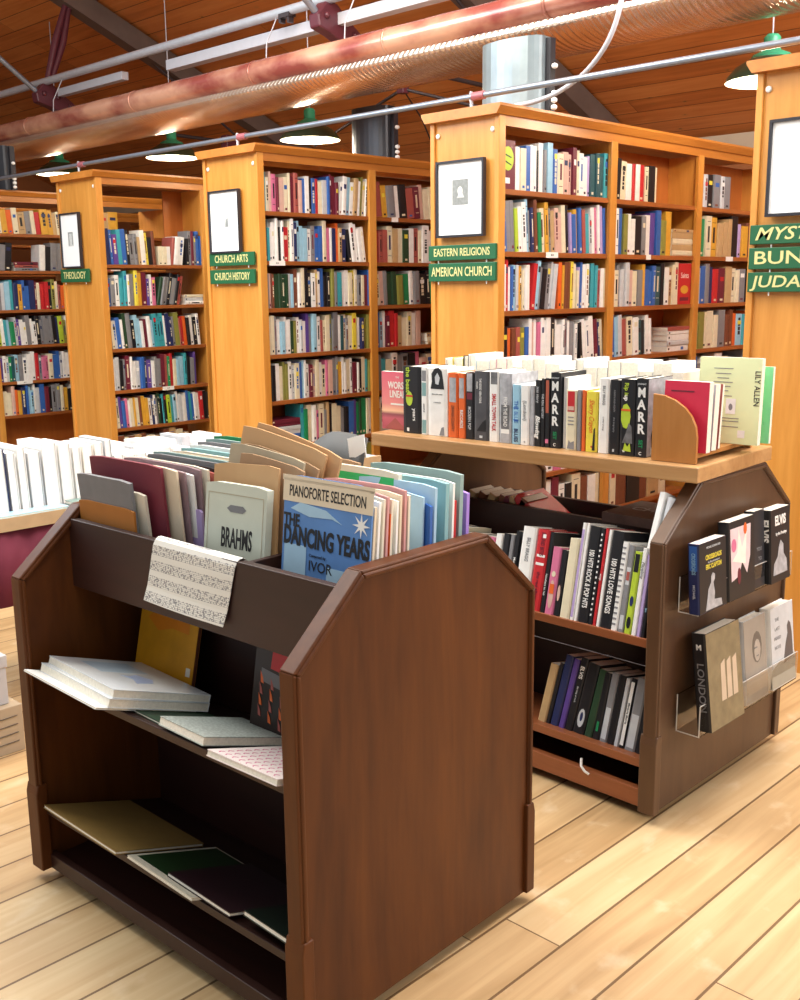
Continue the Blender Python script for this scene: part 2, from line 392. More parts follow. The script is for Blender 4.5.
# ---------------------------------------------------------------- books
ORD = 'first second third fourth fifth sixth seventh eighth ninth tenth eleventh twelfth thirteenth fourteenth fifteenth sixteenth seventeenth eighteenth nineteenth twentieth'.split()
TENS = ['', '', 'twenty', 'thirty', 'forty']
def ordn(n):
    if n <= 20: return ORD[n-1]
    return TENS[n//10] + '-' + ORD[n % 10 - 1] if n % 10 else {30: 'thirtieth', 40: 'fortieth'}[n]
DARK = set('knbTdmBvGr')
def book_geo(mb, t, h, d, code, T, style=None, hard=None):
    """spine on local -y, bottom at z 0, x centred"""
    cm = CM[code]
    if hard is None: hard = rnd.random() < 0.5
    i = 0.003 if hard else 0.0004; bt = 0.0022 if hard else 0.0007; bt = min(bt, t*0.25)
    sp = 0.003
    # cover: curved spine and two boards
    hw = t/2; r = min(0.004, t*0.25) if hard else 0.0006
    out = [(-hw, d), (-hw, r), (-hw*0.55, 0), (hw*0.55, 0), (hw, r), (hw, d), (hw-bt, d), (hw-bt, sp+r), (-hw+bt, sp+r), (-hw+bt, d)]
    mb.prism(out, 0, h, cm, 'z', T)
    # pages
    mb.box((-hw+bt, sp+r, i), (hw-bt, d-i*0.7-0.0003, h-i), M_PAGE, T)
    st = style if style is not None else rnd.choice((2, 3, 3, 5, 6, 6, 6, 3, 1))
    ink = CM['c'] if code in DARK else (CM['k'] if rnd.random() < 0.6 else CM[rnd.choice('mbnB')])
    w2 = hw*0.5
    y = -0.0004
    if st in (0, 1, 4):        # title running down the spine
        z = h*0.88
        while z > h*0.34:
            L = rnd.uniform(0.01, 0.028); mb.box((-w2*0.7, y, z-L), (w2*0.7, y+0.0008, z), ink, T); z -= L + 0.005
    if st in (1, 2):
        c2 = CM[rnd.choice('kwcrnyb')]; zz = h*rnd.uniform(0.62, 0.8)
        mb.box((-hw*0.56, y-0.0002, zz), (hw*0.56, y+0.001, zz+h*0.12), c2, T)
    if st in (2, 3, 4):
        mb.box((-w2*0.8, y, h*0.06), (w2*0.8, y+0.0008, h*0.12), ink, T)
    if st == 5:
        for q in (0.86, 0.18): mb.box((-hw*0.56, y, h*q), (hw*0.56, y+0.0008, h*q+0.003), ink, T)
        mb.box((-w2*0.6, y, h*0.35), (w2*0.6, y+0.0008, h*0.75), ink, T)

COUNT = [0]
def size_word(t, h):
    if h > 0.226: return 'tall' if t < 0.034 else 'tall thick'
    if h < 0.188: return 'short' if t < 0.034 else 'short thick'
    return 'thick' if t > 0.034 else ('thin' if t < 0.017 else 'medium')
def fill(spec, x0, x1, yf, z, where, stuff=None, hmax=0.245, hmin=0.175, depth=0.145, group=None):
    """spec: list of (letters, lean degrees) | ('_', width) | ('=', letters bottom to top, width)"""
    items = []
    for it in spec:
        if it[0] == '_': items.append(('gap', it[1])); continue
        if it[0] == '=': items.append(('pile', it[1], it[2] if len(it) > 2 else 0.2)); continue
        tall = it[2] if len(it) > 2 else None
        L = []
        for ch in it[0]:
            if ch == ' ': continue
            L.append([ch, rnd.uniform(0.8, 1.9), (tall or rnd.uniform(hmin, hmax)) + (rnd.uniform(-0.004, 0.004) if tall else 0)])
        items.append(('run', L, it[1]))
    fixed = 0; tw = 0
    for k, it in enumerate(items):
        if it[0] == 'gap': fixed += it[1]
        elif it[0] == 'pile': fixed += it[2] + 0.004
        else:
            a = abs(R(it[2])); tw += sum(b[1] for b in it[1]) / math.cos(a); fixed += 0.0008 * len(it[1]) + (0.2*math.sin(a) if a else 0)
    sc = (x1 - x0 - 0.004 - fixed) / max(tw, 0.1)
    x = x0 + 0.002; n = 0
    for it in items:
        if it[0] == 'gap': x += it[1]; continue
        if it[0] == 'pile':
            zz = z + 0.0005; w = it[2]
            for j, ch in enumerate(it[1]):
                t = rnd.uniform(0.018, 0.034); h = w - rnd.uniform(0, 0.02); dd = rnd.uniform(0.14, 0.165)
                T = Matrix.Translation((x + w/2 - h/2, yf + rnd.uniform(0.004, 0.02), zz + t/2)) @ Matrix.Rotation(R(90), 4, 'Y')
                emit(T, t, h, dd, ch, stuff, f"{CNAME[ch]} book lying flat, {ordn(j+1)} up its pile, {where}", group)
                zz += t + 0.0006
            x += w + 0.004; continue
        lean = it[2]; a = R(abs(lean)); L = it[1]
        if lean < 0: x += 0.0
        if lean > 0: x += 0.0
        if lean < 0: x += L[0][2]*math.sin(a)     # top leans to -x, onto what stands before
        for b in L:
            t = b[1]*sc; h = b[2]; ft = t/math.cos(a) + 0.0008
            d = depth + rnd.uniform(-0.02, 0.01)
            if lean >= 0: piv = x + t*math.cos(a); T = Matrix.Translation((piv, 0, z+0.0005)) @ Matrix.Rotation(a, 4, 'Y') @ Matrix.Translation((-t/2, yf + rnd.uniform(0.006, 0.02), 0))
            else: piv = x; T = Matrix.Translation((piv, 0, z+0.0005)) @ Matrix.Rotation(-a, 4, 'Y') @ Matrix.Translation((t/2, yf + rnd.uniform(0.006, 0.02), 0))
            n += 1
            lw = ''
            emit(T, t, h, d, b[0], stuff, f"{size_word(t, h)}{lw} {CNAME[b[0]]} book, {ordn(n)} from left, {where}", group)
            x += ft
        if lean > 0: x += L[-1][2]*math.sin(a)
def emit(T, t, h, d, ch, stuff, label, group):
    if stuff is not None:
        book_geo(stuff, t, h, d, ch, T); return
    mb = MB(); book_geo(mb, t, h, d, ch, None)
    o = mb.build('book'); o.matrix_world = T
    tag(o, label, 'book', group); COUNT[0] += 1

def shelf_words(i): return ['top shelf', 'second shelf', 'third shelf', 'fourth shelf', 'fifth shelf', 'sixth shelf', 'seventh shelf'][i]
SP = {}
SP['eastern', 0] = [
  [('_',.105),('wcbwwkwgsbcPPmcwwV',0),('TTT',0),('t',0)],
  [('bggLwwsgnBGcYgaPPckVbYbRtlwpwVvb',-4)],
  [('wrwbslYYcwe',0),('rsgkgll',7),('OYBByccVbwwTttRwc',1)],
  [('OkOBRo',0,0.19),('bwPwpwwwkwwwgwgw',0),('kwwwmnc',-6)],
  [('gwcBswrwwkwlwbcwgwwcsw',0)],
  [('wgBcwbswlwpwcYwgkcwb',0)],
  [('BbwcgwmwkcBwc',0)],
]
SP['eastern', 1] = [
  [('Ykc',3),('wrwrckc',0,0.19),('_',0.42)],
  [('wwbowwkgwvboY',0),('=','cacaa',0.24)],
  [('wcgllPcgYbbbTkwacc',0),('FACE','r')],
  [('wbslRcwTkww',-4),('_',0.16),('=','wlwwR',0.26)],
  [('gwcGgY',0),('_',0.2),('ckgwb',0)],
  [('wgkcwBlwYb',0),('gg',5),('=','cwlw',0.22)],
  [('BcBkBac',0),('_',0.2)],
]
SP['eastern', 2] = [
  [('llkglg',0,0.19),('_',0.5)],
  [('oGcYaaakVY',0),('BmkB',0)],
  [('lbgnrmaccgkkB',0)],
  [('cocccgBBOstrOc',0)],
  [('bgwcwcBkwgcw',0)],
]
SP['church', 0] = [
  [('tcPpmPccmRPbwkbrclbmmm',0),('wwswawocw',5)],
  [('TtwwwkwrcwnssswgbbcpwnOan',0),('kwwwe',-7),('_',0.03)],
  [('gPBddddls',0,0.2),('Bwckkwaebkkogtwwcycgcmb',0)],
  [('ccgwswwdowlwvgswRccoggwTcgcycwnoo',0)],
  [('YkwcoowlcbswwmPcwcpPggYwwcwmwkcto',0)],
  [('=','yvbllmm'[::-1][::-1],0.24),('tGcwpcgakccgkbvGdGcw',0)],
  [('BcmkBwBcgBo',0)],
]
SP['church', 1] = [
  [('RYgwkRmPccOgnvY',-6)],
  [('rRRcacdwRcwwwYcdgo',0)],
  [('cPgddoGwgkkGcaeoc',-3)],
  [('sbswmrraccwP',0),('_',0.05),('=','aca',0.2),('kBkB',0)],
  [('gtcwggkpPcwwbvcg',0)],
  [('cewrcgcwbkwc',0)],
]
SP['theology', 0] = [
  [('nbvtbkggaeykB',-3),('_',0.02),('ccw',0,0.13),('Rww',8),('kgmgbb',0)],
  [('bgwttwgyYmvwp',0),('dggkgkR',12),('=','wlc',0.18)],
  [('clbwdgksswmwstttwnngoRrOkwkw',-4),('_',0.05)],
  [('wlkgmwwlbnvwggmRGrcsstkgv',0),('_',0.1)],
  [('cvbpwcYcBYYwnwgdktkLtswlwwbtbwwrkk',-3)],
  [('BcBaBcaBBaca',0),('_',0.2)],
]
SP['theology', 1] = [[('ccbw',0),('_',0.6)], [('kBcg',0),('_',0.5)], [('gbk',0),('_',0.6)]]
SP['plain', 0] = [
  [('wcYOcagcrYYacYYo',-4)],
  [('wgk',6),('=','gRm',0.22),('wkggwg',4),('kl',0)],
  [('pglstnYbbnmcrrkocROOdkkw',0)],
  [('LwtsGlvwwgwwkggggknLowwTOGg',-3)],
  [('vwlGTsgwwwrgppcbblwwmwcmkr',0)],
  [('ccPOYnbsswlbmkggcYkwwmBsd',0)],
]
SP['plain', 1] = [[('cYaY',0),('_',0.5)], [('kgRw',0),('_',0.5)]]
SP['last', 0] = [[('cwYcaYcwRYcY',0)], [('ccwYaecRYcow',0)], [('cYwcaYcc',0)]]
dist = MB()
GRP = {('eastern',0): 'books in the near bay of the eastern religions bookcase', ('eastern',1): 'books in the middle bay of the eastern religions bookcase',
       ('eastern',2): 'books in the far bay of the eastern religions bookcase', ('church',0): 'books in the near bay of the church arts bookcase'}
for (case, bay), rows in SP.items():
    y0, dep, shelves, divs, op = CASES[case]
    xs = [X0+0.052] + divs + [XE-0.03]
    a = xs[bay] + (0.014 if bay else 0); b = xs[bay+1] - 0.014
    for i, row in enumerate(rows):
        ind = (case == 'eastern' and i < 4) or (case == 'church' and bay == 0 and i < 4)
        where = f"{shelf_words(i)} down, {['near','middle','far'][bay]} bay of {'eastern religions' if case == 'eastern' else 'church arts'} bookcase"
        where = f"{['near','middle','far'][bay]} bay {shelf_words(i)}, {'eastern religions' if case == 'eastern' else 'church arts'} bookcase"
        bb = b; row2 = []
        for it in row:
            if it[0] == 'FACE':          # a paperback standing face out at the end of the row
                bb = b - 0.155
            elif not (it[0] == '_' and it[1] > 1): row2.append(it)
        hm = min(0.25, (shelves[i-1] if i else 2.25) - shelves[i] - 0.036)
        fill(row2, a, bb, y0 + 0.014, shelves[i], where, None if ind else dist, hmax=hm, hmin=min(0.19, hm-0.04), group=GRP.get((case, bay)) if ind else None)
tag(dist.build('distant_shelf_books'), 'densely packed colourful books on the farther pine bookcases', 'books', kind='stuff')

# face-out red paperback on the third shelf
y0, dep, shelves, divs, op = CASES['eastern']
o = MB(); o.box((-0.073, 0, 0), (0.073, 0.018, 0.235), CM['r']); o.box((-0.0715, 0.002, 0.0005), (0.072, 0.016, 0.2354), M_PAGE)
fb = o.build('book', loc=(5.71, y0+0.024, shelves[2]+0.0008)); tag(fb, 'red paperback standing face out with white title beside the upright, third shelf', 'book')
lettering(fb, 'Saints', 0.046, CM['w'], (0, -0.0006, 0.165), '-y', sx=0.85)
patch(fb, blob(0.09, 0.05), CM['Y'], (0, -0.0004, 0.085), '-y', 'printed_figures')
patch(fb, rect(0.1, 0.02), CM['m'], (0, -0.0004, 0.03), '-y', 'printed_band')
# yellow and magenta face-out book, top shelf
o = MB(); o.box((-.05, 0, 0), (.05, .012, .222), CM['m']); fb = o.build('book', loc=(4.052, y0+0.03, shelves[0]+0.0008)); tag(fb, 'magenta book standing face out with a lime green face, start of the top shelf', 'book')
o = MB(); o.box((-.0495, .0015, .0008), (.0493, .0105, .2224), M_PAGE); o.build('page_block', fb)
patch(fb, blob(.085, .11, n=16), CM['L'], (-.004, -.0004, .14), '-y', 'lime_face'); patch(fb, [(-.03,.0),(.02,-.016),(.022,-.012),(-.028,.006)], CM['k'], (0, -.0009, .125), '-y', 'dark_line'); patch(fb, [(-.03,.0),(.02,-.012),(.022,-.008),(-.028,.006)], CM['k'], (0, -.0009, .155), '-y', 'dark_line'); patch(fb, rect(.05, .026), M_PAPER, (-.015, -.0004, .04), '-y', 'white_label')
# shelf price cards
def card(x, y, z, w, label):
    q = MB(); q.box((-w/2, -0.0015, -0.014), (w/2, 0, 0.014), M_PAPER); oo = q.build('shelf_label', loc=(x, y, z)); tag(oo, label, 'label', 'white shelf labels on the bookcases')
    lettering(oo, 'llll lll', 0.012, M_INK, (0, -0.002, 0), '-y') if w > 0.09 else None
card(4.38, 3.2115, 1.678, 0.10, 'white card on the second shelf edge, near bay, eastern religions bookcase')
card(4.72, 3.2115, 1.128, 0.12, 'white card on the fourth shelf edge, near bay, eastern religions bookcase')
card(5.28, 3.2115, 1.678, 0.05, 'small white card on the second shelf edge, middle bay, eastern religions bookcase')
card(6.22, 3.2115, 1.678, 0.09, 'white card on the second shelf edge, far bay, eastern religions bookcase')
card(5.08, 4.9915, 1.963, 0.06, 'small white card under the top shelf books of church arts bookcase, second bay')
card(4.08, 4.9915, 1.678, 0.12, 'long white card at the start of the second shelf, church arts bookcase')
card(4.45, 6.7765, 0.808, 0.10, 'white card on the fifth shelf edge of the single sign bookcase')
card(4.2, 8.5615, 0.773, 0.14, 'white card on the fifth shelf of the bookcase behind the white books')
card(4.32, 6.776, 2.285, 0.06, 'white card on the cornice of the single sign bookcase')

# framed pictures and green signs on the bookcase ends
def picture(y, zc, w, h, label, kind):
    p = empty('framed_picture', (X0-0.001, y, zc), label, 'picture', 'framed prints on the bookcase ends')
    f = MB(); t = 0.011
    for a, b in (((-w/2, -h/2), (w/2, -h/2+t)), ((-w/2, h/2-t), (w/2, h/2)), ((-w/2, -h/2+t), (-w/2+t, h/2-t)), ((w/2-t, -h/2+t), (w/2, h/2-t))):
        f.box((-0.022, a[0], a[1]), (0, b[0], b[1]), M_FRAME)
    f.build('frame', p)
    g = MB(); g.box((-0.012, -w/2+t, -h/2+t), (-0.002, w/2-t, h/2-t), M_MOUNT); g.build('mount', p)
    if kind == 0:
        pr = patch(p, rect(0.1, 0.118), M_PRINT, (-0.0122, 0.0, 0.03), '-x', 'print')
        patch(pr, blob(0.03, 0.04), M_PAPER, (0, 0.006, 0.0006), '+z', 'pale_head'); patch(pr, [(-.02,-.025),(.025,-.025),(.012,.0),(0,.004)], M_PRINTL, (0, 0, 0.0005), '+z', 'pale_collar')
    elif kind == 1:
        pr = patch(p, rect(0.095, 0.105), M_PRINTL, (-0.0122, 0.0, 0.01), '-x', 'print')
        patch(pr, [(.005,-.04),(.035,-.04),(.03,.01),(.012,.0)], M_PRINT, (0, 0, 0.0005), '+z', 'grey_figure')
    elif kind == 2:
        pr = patch(p, rect(0.075, 0.1), M_PRINTL, (-0.0122, 0.0, 0.01), '-x', 'print')
        patch(pr, [(-.03,-.045),(-.02,-.045),(-.02,.04),(.02,.04),(.02,-.04),(.03,-.04),(.03,.048),(-.03,.048)], M_PRINT, (0, 0, 0.0005), '+z', 'grey_arch')
    else:
        pr = patch(p, blob(0.12, 0.16, n=20), M_PRINT, (-0.0122, -0.03, 0.02), '-x', 'print')
picture(3.425, 1.94, 0.30, 0.355, 'black framed print with a small dark square portrait above the eastern religions sign', 0)
picture(5.29, 1.925, 0.30, 0.365, 'black framed print with a faint grey picture above the church arts sign', 1)
picture(7.13, 1.885, 0.27, 0.385, 'thin black framed print with a small arch motif above a single green sign', 2)
picture(1.73, 1.95, 0.32, 0.35, 'large black framed print with an oval portrait above the three green signs', 3)
def sign(y0, y1, z0, z1, text, label, size, bold=0.012, sx=1.0, shear=0.0, align='CENTER'):
    yc, zc = (y0+y1)/2, (z0+z1)/2
    s = empty('green_sign', (X0-0.001, yc, zc), label, 'sign', 'green section signs')
    b_ = MB(); b_.box((-0.014, y0-yc, z0-zc), (0, y1-yc, z1-zc), M_SIGN); b_.build('board', s, bevel=0.002)
    yy = 0 if align == 'CENTER' else (y1-yc) - 0.018
    lettering(s, text, size, M_GOLD, (-0.0145, yy, 0), '-x', bold=bold, sx=sx, align=align, shear=shear)
    for q in (-1, 1):
        h_ = MB(); h_.tube([(-0.006, q*(y1-y0)*0.36, z0-zc+0.002), (-0.006, q*(y1-y0)*0.36, z0-zc-0.014)], 0.003, M_PAPER, 6); h_.build('hook', s)
sign(3.205, 3.63, 1.655, 1.727, 'EASTERN RELIGIONS', 'green sign lettered eastern religions, above the american church sign', 0.052, sx=0.74)
sign(3.205, 3.63, 1.555, 1.642, 'AMERICAN CHURCH', 'green sign lettered american church, under the eastern religions sign', 0.062, sx=0.66)
sign(5.02, 5.46, 1.668, 1.745, 'CHURCH ARTS', 'green sign lettered church arts, above the church history sign', 0.062, sx=0.78)
sign(5.02, 5.46, 1.562, 1.645, 'CHURCH HISTORY', 'green sign lettered church history, under the church arts sign', 0.062, sx=0.66)
sign(6.91, 7.31, 1.592, 1.685, 'THEOLOGY', 'green sign lettered theology, alone under the arch motif print', 0.07, sx=0.85)
sign(1.34, 1.948, 1.675, 1.747, 'MYSTERY', 'green sign lettered mystery, uppermost of three on the end beside the display trolley', 0.066, sx=1.28, shear=0.3, align='LEFT')
sign(1.34, 1.948, 1.582, 1.662, 'BUNYAN', 'green sign, middle one of three beside the display trolley', 0.068, sx=1.45, align='LEFT')
sign(1.34, 1.948, 1.496, 1.57, 'JUDAISM', 'green sign lettered judaism, lowest of three beside the display trolley', 0.062, shear=0.15, sx=1.30, align='LEFT')
# ---------------------------------------------------------------- things above the bookcases
rl = MB(); rl.tube([(3.96, -1.0, 2.397), (3.96, 12.5, 2.397)], 0.014, M_STEEL, 10)
rail = empty('steel_rail', (3.96, 5, 2.345), 'long slim grey steel rail running over all the bookcase ends', 'rail')
q = rl.build('tube', rail); q.location = (-3.96, -5, -2.345)
for yb in (7.0, 5.17, 3.38):
    b_ = MB(); b_.box((-0.012, -0.02, 0), (0.012, 0.02, 0.006), M_TRUNK)
    b_.tube([(0, 0, 0.0), (0, 0, 0.03), (0, 0.012, 0.052), (0, 0, 0.075)], 0.008, M_TRUNK, 8)
    br = b_.build('bracket', rail); br.location = (0, yb-5, 0.0)
    c_ = MB(); c_.tube([(0, -0.05, 0.052), (0, 0.02, 0.052)], 0.019, plain('rail_clamp', 'a5626a', 0.4), 10); k_ = c_.build('clamp', rail); k_.location = (0, yb-5-0.03, 0)

# duct: round pipe with a corrugated belly behind it
du = empty('ceiling_duct', (4.2, 5, 2.6), 'long polished pinkish copper duct with a corrugated belly running above the bookcases', 'duct')
p = MB(); n = 110; pts = [(4.46, -1.0 + 14.5*i/n, 2.875) for i in range(n+1)]
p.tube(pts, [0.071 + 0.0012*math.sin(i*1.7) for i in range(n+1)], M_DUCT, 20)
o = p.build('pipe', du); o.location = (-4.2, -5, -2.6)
c_ = MB(); N_ = 1500; prof = []
for k in range(15):
    a_ = R(200 + 115*k/14.0); prof.append((4.69 + 0.29*math.cos(a_), 2.81 + 0.117*math.sin(a_)))
prof += [(4.94, 2.84), (4.87, 2.90), (4.72, 2.935), (4.54, 2.90)]
vs = []; fs = []; K_ = len(prof)
for i in range(N_+1):
    yy = -1.0 + 14.5*i/N_; r_ = 0.0032*math.cos(i*math.pi/2)
    for k, (x_, z_) in enumerate(prof): vs.append((x_, yy, z_ - r_ if k < 15 else z_ + r_))
for i in range(N_):
    for k in range(K_):
        k2 = (k+1) % K_; fs.append((i*K_+k, i*K_+k2, (i+1)*K_+k2, (i+1)*K_+k))
c_.add(vs, fs, M_CORR, None, True); o = c_.build('corrugated_belly', du); o.location = (-4.2, -5, -2.6)
for yb in (1.0, 2.2, 3.3, 4.4, 5.6, 7.0, 8.6, 10.2):
    s_ = MB(); T = Matrix.Translation((4.46, yb, 2.875)) @ Matrix.Rotation(R(90), 4, 'X')
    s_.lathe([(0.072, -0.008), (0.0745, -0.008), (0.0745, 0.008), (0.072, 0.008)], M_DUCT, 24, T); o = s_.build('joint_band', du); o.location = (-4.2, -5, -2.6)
# hanging wires of the duct
for yb, x_ in ((5.55, 4.5), (4.82, 4.5), (8.3, 4.5)):
    w_ = MB(); w_.tube([(x_, yb, 2.92), (x_+0.01, yb, 3.05), (4.6, yb, 3.22)], 0.004, M_TRUNK, 6); o = w_.build('hanger_wire', du); o.location = (-4.2, -5, -2.6)

# conduit and trunking
t_ = MB(); t_.tube([(4.6, -1, 3.24), (4.6, 13.5, 3.24)], 0.030, M_CONDUIT, 10)
tag(t_.build('conduit_pipe'), 'pale steel conduit pipe running along the roof trusses above the duct', 'pipe')
t_ = MB(); t_.box((4.66, 3.9, 3.10), (4.74, 6.9, 3.17), M_TRUNK); tag(t_.build('cable_trunking', bevel=0.003), 'white cable trunking beneath the conduit pipe between the two trusses', 'trunking')
t_ = MB(); t_.box((4.66, 7.5, 3.12), (4.72, 8.5, 3.18), M_TRUNK); tag(t_.build('cable_trunking', bevel=0.003), 'short white trunking piece by the farther maroon truss', 'trunking')
cl = MB(); cl.box((-0.03, -0.05, -0.035), (0.03, 0.05, -0.01), M_DARKROD); cl.box((-0.02, -0.04, -0.07), (0.02, -0.02, -0.01), M_DARKROD); cl.box((-0.02, 0.04, -0.06), (0.02, 0.06, 0.02), M_DARKROD)
tag(cl.build('pipe_clamp', loc=(4.6, 5.45, 3.235)), 'dark clamp gripping the conduit pipe beside the maroon truss plate', 'clamp')

# roof trusses
def truss(Y, label):
    t = empty('roof_truss', (4.6, Y, 3.12), label, 'roof truss', 'maroon roof trusses')
    def P(x, z): return (x-4.6, 0, z-3.12)
    rf = MB(); xa, xb = 1.3, 8.03
    rf.prism([(xa-4.6, roofz(xa)-3.12-0.02), (xb-4.6, roofz(xb)-3.12-0.02), (xb-4.6, roofz(xb)-3.12-0.20), (xa-4.6, roofz(xa)-3.12-0.20)], -0.07, 0.07, M_BEAM, 'y')
    rf.build('rafter', t)
    # cast node plate
    pl = MB(); poly = [(-0.10, 0.02), (-0.03, 0.10), (0.06, 0.10), (0.16, 0.02), (0.34, -0.10), (0.42, -0.20), (0.33, -0.22), (0.14, -0.13), (0.02, -0.08), (-0.09, -0.05)]
    pl.prism(poly, -0.045, 0.045, M_MAROON, 'y'); pl.build('node_plate', t, bevel=0.01)
    for (x, z) in ((-0.03, 0.02), (0.09, 0.0), (0.2, -0.06), (0.31, -0.14)):
        b_ = MB(); b_.lathe([(0, 0), (0.02, 0), (0.02, 0.012), (0.012, 0.02), (0, 0.02)], M_MAROON, 10, Matrix.Translation((x, -0.045, z)) @ Matrix.Rotation(R(90), 4, 'X')); b_.build('bolt', t)
    up = (0.29, 0.85)
    s_ = MB()
    for dx in (-0.035, 0.035): s_.tube([(0.02+dx*0.4, 0, 0.06), (0.16+dx, 0, 0.45), (up[0]+dx*0.4, 0, up[1])], [0.02, 0.032, 0.02], M_MAROON, 8)
    s_.build('strut', t)
    h_ = MB(); h_.prism([(up[0]-0.16, up[1]-0.02), (up[0]-0.05, up[1]+0.12), (up[0]+0.2, up[1]+0.02), (up[0]+0.3, up[1]-0.1), (up[0]+0.1, up[1]-0.08), (up[0], up[1]-0.06)], -0.05, 0.05, M_MAROON, 'y'); h_.build('head_plate', t, bevel=0.01)
    r_ = MB(); r_.tube([(-0.05, 0, 0.02), (-1.6, 0, 1.16)], 0.022, M_STEEL, 8); r_.build('tie_rod', t)
    r_ = MB(); r_.tube([(up[0]+0.1, 0.0, up[1]-0.03), (1.95, 0, -0.12)], 0.012, M_DARKROD, 8); r_.build('tie_rod', t)
    r_ = MB(); r_.tube([(0.36, 0, -0.17), (1.86, 0, -0.2)], 0.016, M_DARKROD, 8); r_.build('tie_rod', t)
    k_ = MB(); k_.box((1.82, -0.05, -0.26), (1.95, 0.05, -0.14), M_MAROON); k_.build('tie_block', t, bevel=0.008)
    r_ = MB(); r_.tube([(1.88, 0, -0.2), (3.4, 0, -0.55)], 0.014, M_DARKROD, 8); r_.build('tie_rod', t)
truss(8.6, 'maroon cast iron roof truss with bolted plate, farther one over the single sign bookcase')
truss(5.09, 'maroon cast iron roof truss with bolted plate, nearer one hanging just above the copper duct')
# small tie blocks with crossed rods
blk = empty('tie_rod_joint', (5.3, 5.12, 2.815), 'small maroon joint block with dark crossed rods above church arts bookcase', 'tie rod')
a_ = MB(); a_.box((-0.03, -0.03, -0.03), (0.03, 0.03, 0.03), M_MAROON); a_.build('block', blk, bevel=0.004)
a_ = MB(); a_.tube([(0, 0, 0), (0.34, 1.28, -0.21)], 0.011, M_DARKROD, 8); a_.build('rod', blk)
a_ = MB(); a_.tube([(0, 0, 0), (0.35, -0.5, -0.16), (0.9, -1.3, -0.5)], 0.011, M_DARKROD, 8); a_.build('rod', blk)
a_ = MB(); a_.tube([(0, 0, 0), (0.5, 0.3, -0.1), (1.2, 0.6, -0.6)], 0.006, M_CASTER, 6); a_.build('rod', blk)

# pendant lamps
def lamp(x, y, z, label, size=1.06):
    t = empty('pendant_lamp', (x, y, z), label, 'lamp', 'green pendant lamps')
    r = 0.20*size
    s_ = MB(); s_.lathe([(r, 0.0), (r*0.98, 0.02), (r*0.8, 0.065), (r*0.55, 0.098), (r*0.46, 0.105)], M_SHADE, 32)
    s_.lathe([(r*0.44, 0.103), (r*0.77, 0.062), (r*0.96, 0.016), (r, 0.0)], M_INSHADE, 32); s_.build('shade', t)
    c_ = MB(); c_.lathe([(r*0.48, 0.100), (r*0.42, 0.122), (r*0.22, 0.14), (r*0.19, 0.15), (r*0.19, 0.20), (r*0.13, 0.215), (0, 0.217)], M_ENAMEL, 24); c_.build('lamp_cap', t)
    b_ = MB(); b_.lathe([(0, -0.015), (0.045, -0.002), (0.06, 0.03), (0.04, 0.075), (0.02, 0.1)], M_BULB, 16); b_.build('bulb', t)
    w_ = MB(); w_.tube([(0, 0, 0.21), (0, 0, roofz(x)-z)], 0.004, M_TRUNK, 6); w_.build('cord', t)
    L = bpy.data.lights.new('lamp_light', 'POINT'); L.energy = 14; L.color = (1, 0.9, 0.72); L.shadow_soft_size = 0.06
    lo = bpy.data.objects.new('lamp_light', L); COL.objects.link(lo); lo.parent = t; lo.location = (0, 0, -0.05)
lamp(5.15, 5.89, 2.554, 'green pendant lamp shining above the church arts bookcase')
lamp(5.15, 7.60, 2.585, 'green pendant lamp over the gap between church arts and single sign bookcases')
lamp(5.15, 2.49, 2.49, 'large looking green pendant lamp half hidden by the end with three signs')
lamp(5.15, 9.45, 2.60, 'small looking green pendant lamp behind the top of the single sign bookcase')

# grey cabinets on the bookcases
def unit(x, y, mat, label, w=0.36, h=0.345, d=0.13):
    t = empty('ventilation_unit', (x, y, TOPZ), label, 'ventilation unit', 'sheet metal units on the bookcases')
    prof = [(0.0 + 0.07*(1-math.cos(a)) - 0.0, w/2*math.sin(a)) for a in [R(v) for v in range(-90, 91, 15)]]
    prof = [(0.06 - 0.06*math.cos(math.asin(max(-1, min(1, q[1]/(w/2))))), q[1]) for q in prof]
    b_ = MB(); b_.prism(prof + [(d, w/2), (d, -w/2)], 0.0, h, mat, 'z'); b_.build('casing', t)
    s_ = MB(); s_.box((0.085, -w/2-0.03, 0.0), (0.125, -w/2-0.002, h-0.01), M_CASTER); s_.build('cable_strip', t)
    for i in range(4):
        z = 0.02 + i*0.032
        if i == 3: z += 0.09
        k_ = MB(); k_.lathe([(0, -0.014), (0.014, -0.008), (0.016, 0), (0.014, 0.008), (0, 0.014)], M_PAPER, 10, at=(0.1, -w/2-0.045, z)); k_.build('white_plug', t)
unit(4.22, 3.395, M_UNIT, 'rounded grey sheet metal unit standing on the eastern religions bookcase')
unit(5.05, 5.24, M_UNITD, 'dark sheet metal unit standing on the church arts bookcase', w=0.33)
unit(4.1, 8.75, M_UNITD, 'dark grey sheet metal unit on the bookcase behind the white books', w=0.5)
cb = MB(); pts = [Vector(v) for v in ((4.02, 2.62, 2.9), (4.02, 2.61, 2.72), (4.03, 2.67, 2.56), (4.06, 2.80, 2.45), (4.09, 2.97, 2.385), (4.11, 3.12, 2.362), (4.12, 3.25, 2.358))]
sm = []
for i in range(len(pts)-1):
    a, b = pts[i], pts[i+1]; p0 = pts[max(i-1,0)]; p3 = pts[min(i+2, len(pts)-1)]
    for k in range(6):
        u = k/6; sm.append(0.5*((2*a) + (-p0+b)*u + (2*p0-5*a+4*b-p3)*u*u + (-p0+3*a-3*b+p3)*u**3))
sm.append(pts[-1])
sm = [Vector((4.0, 2.66, 3.3))] + sm
cb.tube(sm, 0.011, M_TRUNK, 8); tag(cb.build('flexible_cable'), 'pale grey flexible cable drooping from the duct to the bookcase top', 'cable')
